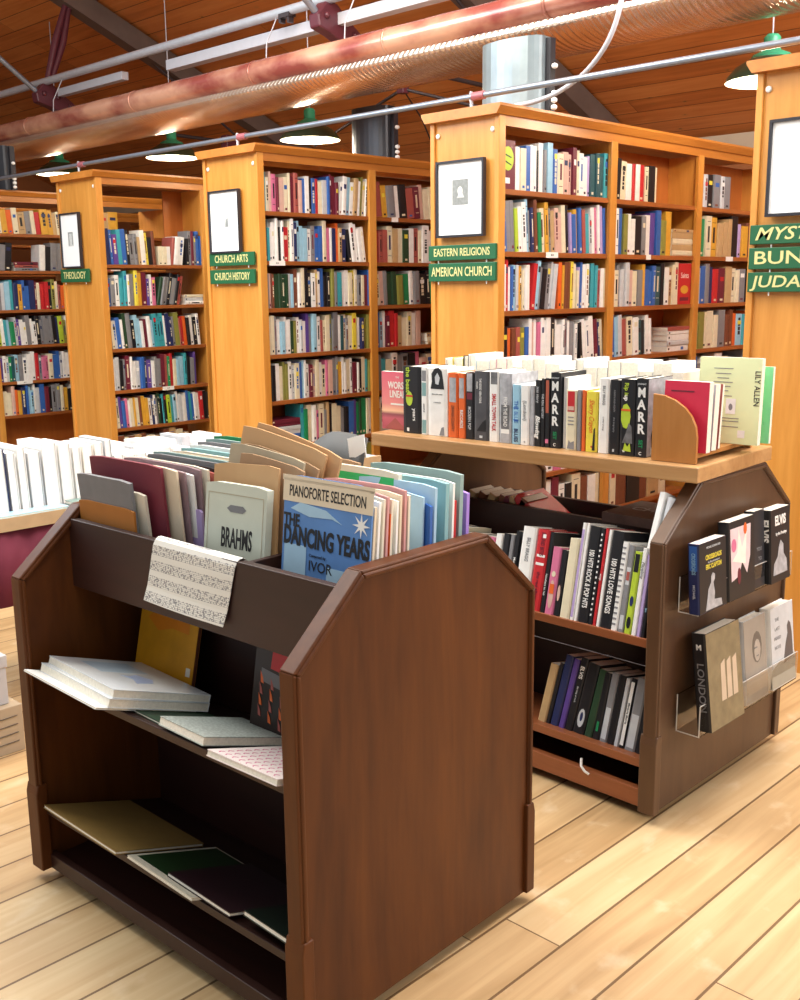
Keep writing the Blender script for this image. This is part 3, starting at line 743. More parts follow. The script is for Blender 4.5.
# ---------------------------------------------------------------- trolleys
def trolley_shell(c, ya, yb, wmat, dmat, feet=True, H=0.397, zc=0.835):
    """c at (xc, yc, 0); local coords; end panels with moulded edge strips"""
    zb, zt = 0.03, 0.988; D_ = 0.405 - H
    for s in (-1, 1):
        yo = (ya if s < 0 else yb)
        poly = [(-H+.013, zb), (-H+.013, zc-0.004), (-0.198, zt-0.012), (0.198, zt-0.012), (H-.013, zc-0.004), (H-.013, zb)]
        p = MB(); p.prism(poly, yo - s*0.006, yo - s*0.034, wmat, 'y')
        pan = p.build('end_panel', c)
        # moulding round the edge, mitred from segments
        m_ = MB(); outer = [(-H, zb), (-H, zc), (-0.203, zt), (0.203, zt), (H, zc), (H, zb)]
        inner = [(-H+.019, zb), (-H+.019, zc-0.008), (-0.195, zt-0.02), (0.195, zt-0.02), (H-.019, zc-0.008), (H-.019, zb)]
        for i in range(5):
            a, b, d, e = outer[i], outer[i+1], inner[i+1], inner[i]
            m_.prism([a, b, d, e], yo + s*0.0, yo - s*0.042, wmat, 'y')
            ins = lambda P, Q, t: (P[0]+(Q[0]-P[0])*t, P[1]+(Q[1]-P[1])*t)
            m_.prism([ins(a, e, .35), ins(b, d, .35), ins(d, b, .1), ins(e, a, .1)], yo + s*0.004, yo - s*0.046, wmat, 'y')
        m_.build('edge_moulding', c, bevel=0.0035)
        if feet:
            for q in (-1, 1):
                f_ = MB(); f_.prism([(q*(H-.027), zb), (q*(H-.027), zb+0.24), (q*(H-.001), zb+0.24), (q*(H+.005), zb+0.215), (q*(H+.005), zb)], yo + s*0.0055, yo - s*0.048, wmat, 'y')
                f_.build('foot_strip', c, bevel=0.003)
    for sx in (-1, 1):
        for sy in (ya+0.13, yb-0.13):
            w_ = MB(); T = Matrix.Translation((sx*0.27, sy, 0.0225)) @ Matrix.Rotation(R(90), 4, 'X')
            w_.lathe([(0, -0.012), (0.022, -0.012), (0.0225, 0), (0.022, 0.012), (0, 0.012)], M_CASTER, 18, T)
            w_.box((sx*0.27-0.012, sy-0.02, 0.03), (sx*0.27+0.012, sy+0.02, 0.05), M_STEEL); w_.build('caster', c)

# left trolley: mahogany, sheet music
LX, LY = 1.535, 1.94
lt = empty('display_trolley', (LX, LY, 0), 'dark mahogany trolley of sheet music with sloped end panels, shelves half empty', 'book trolley', 'wooden book trolleys')
BEFORE_LEFT = set(q_ for q_ in scene.objects if q_ is not lt)
trolley_shell(lt, -0.50, 0.56, M_MAHOG, M_MAHOG_SHADED, H=0.388, zc=.826)
def LB(a, b, mat, name, bev=0.002):
    m_ = MB(); m_.box((a[0]-LX, a[1]-LY, a[2]), (b[0]-LX, b[1]-LY, b[2]), mat); return m_.build(name, lt, bevel=bev)
ya, yb = LY-0.466, LY+0.526
LB((1.30, ya, 0.775), (1.322, yb, 0.955), M_MAHOG_SHADED, 'front_rail')
LB((1.748, ya, 0.775), (1.77, yb, 0.955), M_MAHOG_SHADED, 'rear_rail')
LB((1.322, ya, 0.775), (1.748, yb, 0.79), M_MAHOG_SHADED, 'trough_floor')
LB((1.525, ya, 0.79), (1.545, yb, 0.955), M_MAHOG_SHADED, 'trough_divider')
LB((1.322, 1.785, 0.79), (1.525, 1.80, 0.945), M_MAHOG_SHADED, 'cross_divider')
LB((1.527, ya, 0.03), (1.543, yb, 0.775), M_MAHOG_SHADED, 'back_panel')
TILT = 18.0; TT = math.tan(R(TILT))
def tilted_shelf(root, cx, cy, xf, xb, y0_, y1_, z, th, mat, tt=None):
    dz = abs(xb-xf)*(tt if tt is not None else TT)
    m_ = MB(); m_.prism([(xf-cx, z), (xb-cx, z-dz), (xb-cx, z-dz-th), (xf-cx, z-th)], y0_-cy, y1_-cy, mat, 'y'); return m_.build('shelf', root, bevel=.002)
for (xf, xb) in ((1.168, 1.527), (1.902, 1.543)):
    tilted_shelf(lt, LX, LY, xf, xb, ya, yb, .578, .02, M_MAHOG_SHADED)
    tilted_shelf(lt, LX, LY, xf, xb, ya, yb, .205, .02, M_MAHOG_SHADED)
LB((1.168, ya, 0.03), (1.19, yb, 0.07), M_MAHOG_SHADED, 'bottom_rail')
LB((1.88, ya, 0.03), (1.902, yb, 0.07), M_MAHOG_SHADED, 'bottom_rail')
LB((1.175, ya, 0.04), (1.895, yb, 0.055), M_MAHOG_SHADED, 'bottom_board')

LEFT_PARTS = set(scene.objects) - BEFORE_LEFT
# right trolley
RX, RY = 2.89, 1.96
rt = empty('display_trolley', (RX, RY, 0), 'brown trolley with a pale oak counter and clear racks on its end', 'book trolley', 'wooden book trolleys')
trolley_shell(rt, -0.52, 0.50, M_WALNUT, M_MAHOG_SHADED)
def RB(a, b, mat, name, bev=0.002):
    m_ = MB(); m_.box((a[0]-RX, a[1]-RY, a[2]), (b[0]-RX, b[1]-RY, b[2]), mat); return m_.build(name, rt, bevel=bev)
ya2, yb2 = RY-0.486, RY+0.466
RB((2.775, ya2, 0.68), (2.795, yb2, 0.80), M_MAHOG_SHADED, 'front_rail')
RB((2.985, ya2, 0.68), (3.005, yb2, 0.80), M_MAHOG_SHADED, 'rear_rail')
RB((2.795, ya2, 0.68), (2.985, yb2, 0.695), M_MAHOG_SHADED, 'trough_floor')
RB((2.882, ya2, 0.03), (2.898, yb2, 0.68), M_MAHOG_SHADED, 'back_panel')
for (xf, xb) in ((2.51, 2.882), (3.27, 2.898)):
    tilted_shelf(rt, RX, RY, xf, xb, ya2, yb2, .547, .026, M_CHEST, math.tan(R(12)))
    tilted_shelf(rt, RX, RY, xf, xb, ya2, yb2, .182, .026, M_CHEST, math.tan(R(12)))
RB((2.515, ya2, 0.03), (2.54, yb2, 0.085), M_CHEST, 'bottom_rail')
RB((3.24, ya2, 0.03), (3.265, yb2, 0.085), M_WALNUT, 'bottom_rail')
RB((2.54, ya2, 0.035), (3.24, yb2, 0.05), M_MAHOG_SHADED, 'bottom_board')
counter = RB((2.60, 1.405, 0.991), (3.115, 2.62, 1.036), M_OAK, 'counter', 0.004)
BEFORE_COUNTER = set(scene.objects)
tw = MB(); tw.tube([(2.505-RX, ya2-RY, 0.47), (2.505-RX, yb2-RY, 0.47)], 0.0013, M_DARKROD, 6); tw.build('wire', rt)

# ---------------------------------------------------------------- detailed books (cover, pages, lettering)
def bigbook(loc, t, h, d, cover, label, rotz=-90, lean=0, roll=0, hard=False, group=None, cat='book', name='book'):
    """local: spine on -y, thickness along x, depth +y. lean tips the top towards local +x, roll tips it back (+y)"""
    c = MB(); i = 0.003 if hard else 0.0004; bt = 0.002 if hard else 0.0008; hw = t/2; bt = min(bt, t*.2)
    r = min(0.003, t*0.2)
    out = [(-hw, d), (-hw, r), (-hw*0.7, 0), (hw*0.7, 0), (hw, r), (hw, d), (hw-bt, d), (hw-bt, 0.003+r), (-hw+bt, 0.003+r), (-hw+bt, d)]
    c.prism(out, 0, h, cover, 'z'); o = c.build(name)
    p = MB(); p.box((-hw+bt, 0.003+r, i), (hw-bt, d-i-0.0006, h-i), M_PAGE); p.build('page_block', o)
    zr = R(rotz)
    piv = hw if lean > 0 else (-hw if lean < 0 else 0)
    T = Matrix.Translation(loc) @ Matrix.Rotation(zr, 4, 'Z') @ Matrix.Rotation(R(-roll), 4, 'X') @ Matrix.Rotation(R(lean), 4, 'Y') @ Matrix.Translation((-piv, 0, 0))
    o.matrix_world = T; tag(o, label, cat, group); return o
def spine(o, body, size, code, z, sx=1.0, bold=0.01, x=0, frame='-ydown', **k):
    m_ = CM[code] if isinstance(code, str) else code
    return lettering(o, body, size, m_, (x, -0.0006, z), frame, bold=bold, sx=sx, **k)
def sband(o, t, z0, z1, code, name='spine_band', e=0.0003):
    b_ = MB(); m_ = CM[code] if isinstance(code, str) else code
    b_.box((-t*0.345, -e, z0), (t*0.345, 0.001, z1), m_); return b_.build(name, o)
M_GREYP = plain('grey_photo', '77777a', 0.4, var=0.5, scale=45)
M_GREYL = plain('pale_photo', 'b9bac0', 0.4, var=0.35, scale=40)
M_SEPIA = plain('sepia_photo', '8a7c5e', 0.4, var=0.3, scale=22)
M_DGREY = plain('charcoal_cover', '55555a', 0.35, var=0.35, scale=18)
M_SUNSET = None
def sunset():
    mt, nt, b = base_mat('pink_sunset_cover', 0.35)
    tc = nt.nodes.new('ShaderNodeTexCoord'); sp = nt.nodes.new('ShaderNodeSeparateXYZ'); mr = nt.nodes.new('ShaderNodeMapRange'); mr.inputs[2].default_value = 0.2
    rp = nt.nodes.new('ShaderNodeValToRGB'); e = rp.color_ramp.elements; e[0].color = lin('b04a55'); e[1].color = lin('e0677a')
    for pos, c in ((0.2, 'c2606a'), (0.27, '8d4a52'), (0.33, 'f3c19a'), (0.45, 'e58a84')):
        q = e.new(pos); q.color = lin(c)
    nt.links.new(tc.outputs['Object'], sp.inputs[0]); nt.links.new(sp.outputs[2], mr.inputs[0]); nt.links.new(mr.outputs[0], rp.inputs['Fac'])
    nt.links.new(rp.outputs[0], b.inputs['Base Color']); return mt
M_SUNSET = sunset()
ZC = 1.037     # counter top
# (y high, y low, height, cover, label) front row on the counter, spines towards the aisle
row = [
 (2.528,2.450,.228,'k','black','thick black paperback with green picture on its spine, first in the counter row'),
 (2.446,2.420,.226,'w','tealw','thin white paperback with teal stripe on its spine, beside the hooded portrait book'),
 (2.417,2.334,.226,'w','hood','wide white hardback with a black hooded portrait at the top of its spine'),
 (2.330,2.290,.214,'O','o1','orange paperback with grey top, beside the wide white hardback'),
 (2.287,2.259,.214,'O','o2','narrower orange and white paperback between orange and black books'),
 (2.256,2.224,.218,'k','bm','black paperback with white speckled top between orange and charcoal books'),
 (2.221,2.163,.224,M_DGREY,'dg','thick charcoal hardback with small white spine lettering on the counter'),
 (2.160,2.123,.226,'w','stt','white paperback lettered small town talk in red down its spine'),
 (2.120,2.074,.222,M_GREYL,'gs','grey and white photographic spine between small town talk and pale blue book'),
 (2.070,2.041,.188,'s','blues','short pale blue paperback with deep blue lettering at its foot'),
 (2.038,2.006,.188,'w','w2','short white paperback with faint grey oval lettering next to pale blue one'),
 (2.003,1.987,.188,M_GREYL,'g2','short grey paperback between white one and thin black one'),
 (1.984,1.964,.207,'k','k1','thin black paperback with white script down its spine'),
 (1.962,1.949,.212,'k','k2','slim black paperback with grey lettering beside a red topped one'),
 (1.947,1.931,.214,'k','k3','slim black paperback with a red upper spine beside big white capitals'),
 (1.928,1.893,.232,'k','marr','black hardback with big white capitals beside a short red topped book'),
 (1.871,1.835,.182,'c','rc','short cream paperback with bright red top in the counter row'),
 (1.832,1.818,.184,'g','g3','thin dull grey paperback between red topped and coral books'),
 (1.815,1.804,.184,'O','pk','very thin coral paperback pressed against the yellow one'),
 (1.801,1.762,.182,'y','yl','yellow paperback with red handwriting down its spine'),
 (1.758,1.724,.222,'w','bw','tall off-white paperback with small grey capitals near its top'),
 (1.721,1.689,.220,'k','bk','tall plain black hardback with thin grey spine line'),
 (1.686,1.639,.224,'k','bg','wide black hardback with lime green painted figure on spine'),
 (1.636,1.598,.228,'k','marr2','black hardback with big white capitals, last one before the wooden holder'),
]
for (a, b, h, cov, key, lab) in row:
    t = a-b; cm = CM[cov] if isinstance(cov, str) else cov
    o = bigbook((2.665, (a+b)/2, ZC), t, h, 0.15, cm, lab, hard=t > 0.03, group='paperbacks and hardbacks in a row on the oak counter', cat='paperback', name='paperback')
    if key == 'black':
        spine(o, 'the beat', 0.026, 'L', h*0.8, x=-t*.2, bold=.02); patch(o, blob(0.03, 0.05), CM['L'], (-t*.12, -0.0006, h*0.52), '-y'); patch(o, rect(0.03, 0.006), CM['r'], (-t*.12, -0.0012, h*0.56), '-y'); spine(o, 'years', 0.02, 'w', h*0.28, x=.012); patch(o, rect(.010,.012), CM['w'], (-t*.2,-.0006,.012), '-y', 'publisher_mark')
    elif key == 'tealw':
        sband(o, t, h*0.8, h*0.96, 'g'); sband(o, t, h*0.58, h*0.78, M_TEALP := plain('muted_teal', '7fa6a6', .4)); sband(o, t, 0.004, h*0.22, M_TEALP); spine(o, 'sound', 0.012, 'g', h*0.4)
    elif key == 'hood':
        patch(o, [(-.028,-.03),(.03,-.03),(.026,.0),(.02,.03),(.006,.042),(-.01,.038),(-.024,.02),(-.022,-.005)], CM['k'], (0, -0.0006, h*0.83), '-y', 'hooded_figure')
        patch(o, [(-.007,-.015),(.006,-.018),(.012,.005),(.002,.022),(-.009,.008)], CM['l'], (0, -0.0011, h*0.84), '-y', 'pale_face')
        spine(o, 'first time ever', 0.008, 'g', h*0.62, frame='-y', bold=0); spine(o, 'a memoir', 0.008, 'g', h*0.5, frame='-y', bold=0); patch(o, [(-.005,-.014),(.016,-.014),(.014,.016),(.004,.012)], CM['g'], (.014, -.0006, .016), '-y', 'small_figure')
    elif key in ('o1', 'o2'):
        sband(o, t, h*0.55 if key == 'o1' else h*.62, h*0.99, M_GREYL); sband(o, t, h*.93, h*.995, 'O', e=.0008); spine(o, 'ORANGE COUNTRY' if key == 'o1' else 'RECORDS', 0.017, 'B' if key == 'o1' else 'w', h*0.3, sx=.55 if key == 'o1' else .8, bold=.01)
    elif key == 'bm':
        sband(o, t, h*0.72, h*0.99, M_GREYL); sband(o, t, h*.6, h*.7, 'm'); spine(o, 'MODERN POP', 0.017, 'l', h*0.32, sx=.7)
    elif key == 'dg':
        spine(o, 'THE GOOD VIBRATIONS', 0.012, 'w', h*0.72, x=-.004, sx=.6); spine(o, 'music', 0.01, 'w', h*0.8, x=-.016); patch(o, [(-.018,-.02),(.019,-.02),(.019,.02),(.005,.01)], CM['k'], (0,-.0006,.05), '-y', 'dark_hill'); patch(o, rect(.012,.008), CM['l'], (0,-.0008,.012), '-y', 'publisher_mark')
    elif key == 'stt':
        spine(o, 'SMALL TOWN TALK', 0.022, 'r', h*0.42, sx=.6, bold=.015); sband(o, t, h*.82, h*.99, M_GREYP)
    elif key == 'gs':
        sband(o, t, 0.03, h*.2, 'w'); sband(o, t, h*.2, h*.55, M_GREYP); spine(o, 'FROM THE ROAD', 0.02, 'w', h*.45, sx=.6)
    elif key == 'blues':
        sband(o, t, h*.4, h*.62, 'b'); sband(o, t, h*.42, h*.6, 's', e=.0008); spine(o, 'BLUES', 0.02, 'n', h*.15, bold=.02, sx=.8); spine(o, 'THE BLUE', 0.02, 'b', h*.55, sx=.8)
    elif key == 'w2': spine(o, '(London)', 0.017, 'g', h*.58); spine(o, 'q', 0.01, 'g', h*.06, frame='-y')
    elif key == 'k1': spine(o, 'Blowing', 0.022, 'w', h*.3, bold=.03, shear=.3); spine(o, 'jazz story', 0.013, 'l', h*.78)
    elif key == 'k2': spine(o, 'THE REAL HISTORY', 0.011, 'l', h*.6, sx=.8)
    elif key == 'k3': sband(o, t, h*.5, h*.97, M_RS := plain('rust_spine', 'b05a45', .4)); sband(o, t, h*.06, h*.12, 'p')
    elif key in ('marr', 'marr2'):
        for k_, ch in enumerate('MARR'): spine(o, ch, 0.038, 'w', h*(0.82 - 0.155*k_), frame='-y', bold=.035, sx=.85 if ch == 'M' else .95)
        spine(o, 'SET', 0.017, 'G', h*.17, bold=.03, sx=.9); spine(o, 'JOHNNY', 0.007, 'l', h*.93, frame='-y'); spine(o, 'C', 0.013, 'w', h*.045, frame='-y', bold=.02)
    elif key == 'rc':
        sband(o, t, h*.64, h*.98, 'r'); patch(o, rect(.02,.012), CM['P'], (0,-.0008,h*.7), '-y'); 
        for q in (.55,.49,.43): patch(o, rect(.02,.003), CM['g'], (0,-.0006,h*q), '-y', 'title_line')
        patch(o, [(-.012,-.012),(.014,-.014),(.012,.012),(0,.006),(-.006,.014)], CM['g'], (0,-.0006,.016), '-y', 'small_figure')
    elif key == 'yl': spine(o, 'Sherry Crayon', 0.024, 'O', h*.6, sx=.7, shear=.4, bold=.002); patch(o, blob(.006,.006), CM['r'], (.002,-.0006,.016), '-y'); patch(o, [(.004,-.06),(.0135,-.06),(.0135,.01),(.009,.004)], CM['k'], (0,-.0006,.065), '-y', 'dark_corner')
    elif key == 'bw': spine(o, 'BILLY BRAGG', 0.012, 'g', h*.78, sx=.8); spine(o, 'a writer of songs', .006, 'g', h*.4)
    elif key == 'bk': spine(o, 'AGAIN AND AGAIN', .008, 'g', h*.72, sx=.9); spine(o, 'the biography', .008, 'g', h*.4); patch(o, rect(.006,.008), CM['l'], (0,-.0006,.012), '-y', 'publisher_mark')
    elif key == 'bg':
        spine(o, 'Rip it', .018, 'L', h*.87, x=-.004, bold=.02); spine(o, 'up', .018, 'w', h*.76, x=-.004, bold=.03)
        patch(o, blob(.032,.075, n=9), CM['L'], (-.004,-.0006,h*.52), '-y', 'painted_figure'); patch(o, rect(.03,.006), CM['O'], (-.004,-.0012,h*.6), '-y', 'painted_band'); patch(o, [(-.014,-.03),(.02,-.03),(.016,.02),(.006,.03),(-.002,0)], M_GREYP, (0,-.0010,h*.3), '-y', 'grey_figure'); patch(o, [(-.01,-.012),(.016,-.014),(.012,.012),(.004,.0),(-.004,.012)], CM['L'], (0,-.0016,h*.12), '-y', 'painted_leaf'); spine(o, 'w', .012, 'w', .014, frame='-y', bold=.04, x=-.008)
    if key == 'marr2':       # its front cover shows too
        pc = patch(o, rect(.146, h-.004), M_GREYL, (t/2+.0002, .076, h/2), '+x', 'front_cover_photo')
        patch(pc, [(-.045,-.10),(.03,-.10),(.03,.0),(.022,.035),(-.005,.055),(-.03,.03),(-.035,-.02),(-.05,-.05)], CM['k'], (0,0,.0006), '+z', 'dark_haired_figure')
        patch(pc, blob(.034,.05), M_GREYL, (0.002,.018,.0014), '+z', 'face'); patch(pc, rect(.012,.19, 0, 0), CM['w'], (.06,0,.0006), '+z', 'pale_curtain')
        lettering(pc, 'JOHNNY', .022, CM['w'], (-.01,-.095,.002), '+z', bold=.03)
# second row behind, backs to the wall
rr_ = random.Random(3); y = 2.50; k = 0
cols = 'eykwswpwlwwwelwwgwlw'
while y > 1.60:
    t = rr_.uniform(0.022, 0.062); h = rr_.uniform(.225, .262); cd = cols[k % len(cols)]
    if y - t < 1.59: t = y - 1.59
    if t < .012: break
    nm = CNAME[cd]
    o = bigbook((3.03, y - t/2, ZC), t, h, 0.165, CM[cd], f'{nm} hardback in the back row of the oak counter, {ordn(k+1)} from the sunset cover', rotz=90, hard=rr_.random() < .5, group='books in the back row on the oak counter', cat='paperback', name='paperback')
    y -= t + .0012; k += 1
# a white one pushed between the rows, seen beyond the first MARR book
o = bigbook((2.68, 1.882, ZC), .018, .218, .13, CM['w'], 'white paperback set back behind the short red topped one', cat='paperback', name='paperback')
# sunset cover facing out at the far end of the counter
sv = MB(); sv.box((0, -.066, 0), (.02, .066, .2), M_SUNSET); so = sv.build('paperback', loc=(2.79, 2.64-.05, ZC))
so.location = (2.83, 2.605, ZC - 0.0); so.location.y = 2.463; so.location.x = 2.66
bpy.data.objects.remove(so)
sv = MB(); sv.box((0, -.062, 0), (.018, .062, .203), M_SUNSET)
so = sv.build('paperback', loc=(2.70, 2.595, ZC)); 
pgb = MB(); pgb.box((.0008, -.0605, .0006), (.0172, .0614, .2034), M_PAGE); pgb.build('page_block', so)
tag(so, 'pink sunset coloured paperback standing face out at the far end of the counter', 'paperback')
lettering(so, 'WORST', .034, CM['e'], (-.0006, -.012, .155), '-x', sx=.72, bold=.02); lettering(so, 'THE', .009, CM['e'], (-.0006, -.012, .184), '-x')
lettering(so, 'LINEAR', .034, CM['e'], (-.0006, -.012, .124), '-x', sx=.66, bold=.02); patch(so, rect(.07,.006), CM['e'], (-.0004, -.015, .09), '-x', 'small_title')
patch(so, [(-.05,-.02),(.05,-.02),(.0,.02)], CM['R'], (-.0004, 0, .022), '-x', 'road')

# wooden holder with quarter round front at the counter corner
hd = empty('book_holder', (2.64, 1.50, ZC), 'golden plywood book holder with quarter round front on the counter corner', 'book holder')
q = MB(); arc = [(0.062 - 0.135 + 0.135*math.cos(R(v)), 0.095 + 0.115*math.sin(R(v))) for v in range(0, 91, 9)]
poly = [(-0.068, 0), (0.068, 0), (0.068, 0.205)] + [(0.055 - 0.123*(1-math.cos(R(v))), 0.09 + 0.125*math.sin(R(v))) for v in (85, 70, 55, 40, 25, 12)] 
poly = [(0.068, 0), (0.068, 0.19)] + [(0.068 - 0.136*math.sin(R(v)), 0.075 + 0.115*math.cos(R(v))) for v in (15, 30, 45, 60, 75, 90)] + [(-0.068, 0)]
q.prism(poly, 0, 0.012, M_PLY, 'x'); q.build('quarter_round_end', hd, bevel=.001)
q = MB(); q.box((.012, -.064, .015), (.39, .064, .027), M_PLY); q.build('base_board', hd); q = MB(); q.box((.39, -.06, 0), (.402, .068, .19), M_PLY); q.build('far_end', hd)
def faced(x, y0, y1, z, h, t, mat, label, lean=0, cat='paperback', grp=None, name='paperback'):
    """cover facing the aisle (-x)"""
    w = y1-y0; b_ = MB(); b_.box((0, -w/2, 0), (t, w/2, h), mat); o = b_.build(name, loc=(x, (y0+y1)/2, z)); o.rotation_euler = (0, R(lean), 0)
    p_ = MB(); p_.box((.0007, -w/2-.0004, .001), (t-.0007, w/2-.001, h+.0003), M_PAGE); p_.build('page_block', o); tag(o, label, cat, grp); return o
M_ROSE = plain('rose_red_cover', 'd2304e', .35, var=.08); M_LEMON = plain('pale_lemon_cover', 'e3eebc', .45, var=.03); M_MINT = plain('mint_green_cover', '86dba5', .45, var=.03)
zb_ = ZC + .028
o = faced(2.672, 1.418, 1.552, zb_, .198, .026, M_ROSE, 'rose red paperback standing in the plywood holder', 2, grp='paperbacks in the plywood holder'); patch(o, rect(.07,.004), CM['m'], (-.0005,.012,.17), '-x', 'title_line')
o = faced(2.705, 1.43, 1.556, zb_, .185, .012, CM['g'], 'slim grey paperback behind the rose red one in the plywood holder', 3, grp='paperbacks in the plywood holder')
o = faced(2.728, 1.428, 1.55, zb_, .188, .03, CM['l'], 'thick pale grey paperback in the plywood holder', 4, grp='paperbacks in the plywood holder')
o = faced(2.775, 1.43, 1.55, zb_, .185, .012, CM['R'], 'thin brick red paperback in the plywood holder', 5, grp='paperbacks in the plywood holder')
o = faced(2.895, 1.365, 1.555, zb_, .252, .022, M_LEMON, 'large pale lemon book with black lettering standing in the plywood holder', 2)
lettering(o, 'LILY ALLEN', .024, M_INK, (-.0006, -.084, .165), '-xdown', sx=.85, bold=.005)
for k_, q_ in enumerate((.22,.205,.192,.18,.168,.155,.14)): patch(o, rect(.06 - .012*(k_ % 3),.0022), CM['g'], (-.0005,.02,q_), '-x', 'text_line')
patch(o, rect(.03,.045), CM['w'], (-.0005,-.008,.11), '-x', 'small_picture'); patch(o, blob(.012,.02), CM['g'], (-.001,-.008,.108), '-x', 'sketch')
for q_ in (.075,.066,.05): patch(o, rect(.07,.002), CM['g'], (-.0005,.0,q_), '-x', 'text_line')
patch(o, rect(.022,.022), CM['w'], (-.0005,-.045,.03), '-x', 'barcode_panel')
o = faced(2.955, 1.355, 1.50, zb_, .225, .014, M_MINT, 'mint green book at the back of the plywood holder', 2)

CR = Matrix.Translation((2.61, 1.42, 0)) @ Matrix.Rotation(R(3.2), 4, 'Z') @ Matrix.Translation((-2.61, -1.42, 0))
bpy.context.view_layer.update()
for o in [q_ for q_ in scene.objects if q_ not in BEFORE_COUNTER and q_.parent is None]:
    o.matrix_world = CR @ o.matrix_world
counter.matrix_local = Matrix.Translation((-RX, -RY, 0)) @ CR @ Matrix.Translation((RX, RY, 0))
# middle shelf of the brown trolley: spines towards the aisle
ZM = .546
mid = [ # y hi, y lo, h, colour, key, label
 (2.38,2.35,.21,'w','','white'), (2.345,2.30,.2,'g','','grey'), (2.295,2.26,.215,'k','','black'), (2.255,2.235,.2,'b','','blue'),
 (2.23,2.205,.215,'c','','cream'), (2.20,2.165,.20,'g','','grey'), (2.16,2.135,.19,'m','','maroon'), (2.13,2.10,.2,'k','','black'), (2.096,2.076,.2,'p','','pink'),
 (2.072,2.045,.215,'w','','white'), (2.041,2.018,.22,'k','ko','black'), (2.014,1.998,.22,'g','','grey'), (1.994,1.981,.235,'k','','black'),
]
for k_, (a, b, h, cd, key, nm) in enumerate(mid):
    a += .016; b += .016
    o = bigbook((2.53, (a+b)/2, ZM-.005), a-b, h, .14, CM[cd], f'{nm} music book, {ordn(k_+1)} from the far end of the brown trolley middle shelf', group='music books on the middle shelf of the brown trolley', cat='music book', name='music_book', roll=12)
    if cd == 'k': spine(o, 'Muriel Music', .013, 'w', h*.5)
seg = [
 (1.950,1.898,.262,'w','bb','thick off-white hardback lettered in grey capitals beside the red hardback'),
 (1.892,1.848,.262,'r','red','bright red hardback with two white bars across its spine'),
 (1.845,1.832,.258,'k','kk','thin black paperback with white lettering against the red hardback'),
 (1.828,1.797,.215,'p','pnk','pinkish paperback printed with a child figure on its spine'),
 (1.794,1.776,.21,'k','kp','dark paperback with pale pink figure leaning by the cream one'),
 (1.771,1.739,.252,'c','cr','plain yellowish cream book taller than its pink neighbour'),
 (1.734,1.722,.305,'w','v1','tall thin white and lilac songbook left of the rock and pop hits book'),
 (1.719,1.709,.305,'w','v2','tall thin white songbook pressed to the rock and pop hits book'),
 (1.706,1.672,.300,'k','100r','tall black songbook lettered 100 hits rock and pop'),
 (1.669,1.655,.298,'k','kd','tall black songbook with a dotted white edge'),
 (1.652,1.643,.300,'r','rd','tall thin red songbook between two black ones'),
 (1.640,1.630,.298,'w','ww','tall thin white songbook beside the love songs one'),
 (1.627,1.592,.298,'k','100l','tall black songbook lettered 100 hits love songs'),
 (1.589,1.569,.270,'w','sp','white spiral bound songbook behind the dark one'),
 (1.566,1.548,.262,'g','gp','grey photographic songbook with a red stamp'),
 (1.545,1.524,.248,'L','lg','lime green songbook with dark round shapes'),
 (1.521,1.506,.262,'w','wl','leaning white songbook with thin grey lettering'),
 (1.503,1.492,.245,'V','li','thin lilac songbook by the dark end one'),
 (1.489,1.478,.235,'k','ke','dark blue black songbook tucked against the end panel'),
]
for (a, b, h, cd, key, lab) in seg:
    t = a-b; h = h*0.97; a += .03; b += .03
    o = bigbook((2.524, (a+b)/2, ZM-.003), t, h, .15, CM[cd], lab, hard=key in ('bb','red'), group='music books on the middle shelf of the brown trolley', cat='music book', name='music_book', roll=12)
    if key == 'bb': spine(o, 'BILLY BRAGG', .018, 'g', h*.72, sx=.7)
    if key == 'red':
        for q_ in (.66,.56): sband(o, t, h*q_, h*q_+.008, 'w')
        spine(o, 'the red album', .016, 'm', h*.3); patch(o, rect(.012,.012), CM['w'], (.005,-.0006,h*.92), '-y', 'publisher_mark'); spine(o, 'SOUND BITES', .02, 'm', h*.82, sx=.6)
    if key == 'kk': spine(o, 'Nowhere to run', .010, 'w', h*.35)
    if key == 'pnk': patch(o, blob(.018,.09), CM['P'], (0,-.0006,h*.3), '-y', 'child_figure'); patch(o, blob(.014,.018), CM['c'], (0,-.0009,h*.6), '-y', 'child_head'); patch(o, rect(.016,.03), CM['O'], (0,-.0012,h*.38), '-y', 'child_shirt')
    if key == 'kp': patch(o, blob(.01,.05), CM['P'], (0,-.0006,h*.35), '-y', 'pale_figure')
    if key == 'v1': sband(o, t, .01, h-.02, 'V')
    if key == '100r': spine(o, '100 HITS ROCK & POP HITS', .024, 'w', h*.46, sx=.60, bold=.02)
    if key == '100l': spine(o, '100 HITS LOVE SONGS', .024, 'w', h*.44, sx=.68, bold=.02)
    if key == 'kd':
        for i_ in range(16): patch(o, rect(.005,.006), CM['w'], (0,-.0006,.03+i_*.016), '-y', 'dot')
    if key == 'rd': spine(o, 'songs', .009, 'w', h*.5)
    if key == 'sp':
        for i_ in range(15): patch(o, rect(.012,.0055), CM['g'], (-.002,-.0006,.02+i_*.016), '-y', 'spiral_loop')
    if key == 'gp': sband(o, t, h*.55, h*.75, 'l'); patch(o, rect(.01,.025), CM['R'], (0,-.0008,h*.65), '-y', 'stamp'); sband(o, t, .01, h*.2, 'l')
    if key == 'lg': sband(o, t, h*.75, h*.97, 'k'); patch(o, blob(.012,.03), CM['n'], (.001,-.0006,h*.4), '-y', 'dark_shape'); patch(o, blob(.014,.035), CM['k'], (.001,-.0006,h*.14), '-y', 'dark_shape')
    if key == 'wl': spine(o, 'Playalong', .013, 'g', h*.75, shear=.3)
    if key == 'ke': spine(o, 'jazz', .008, 's', h*.35)
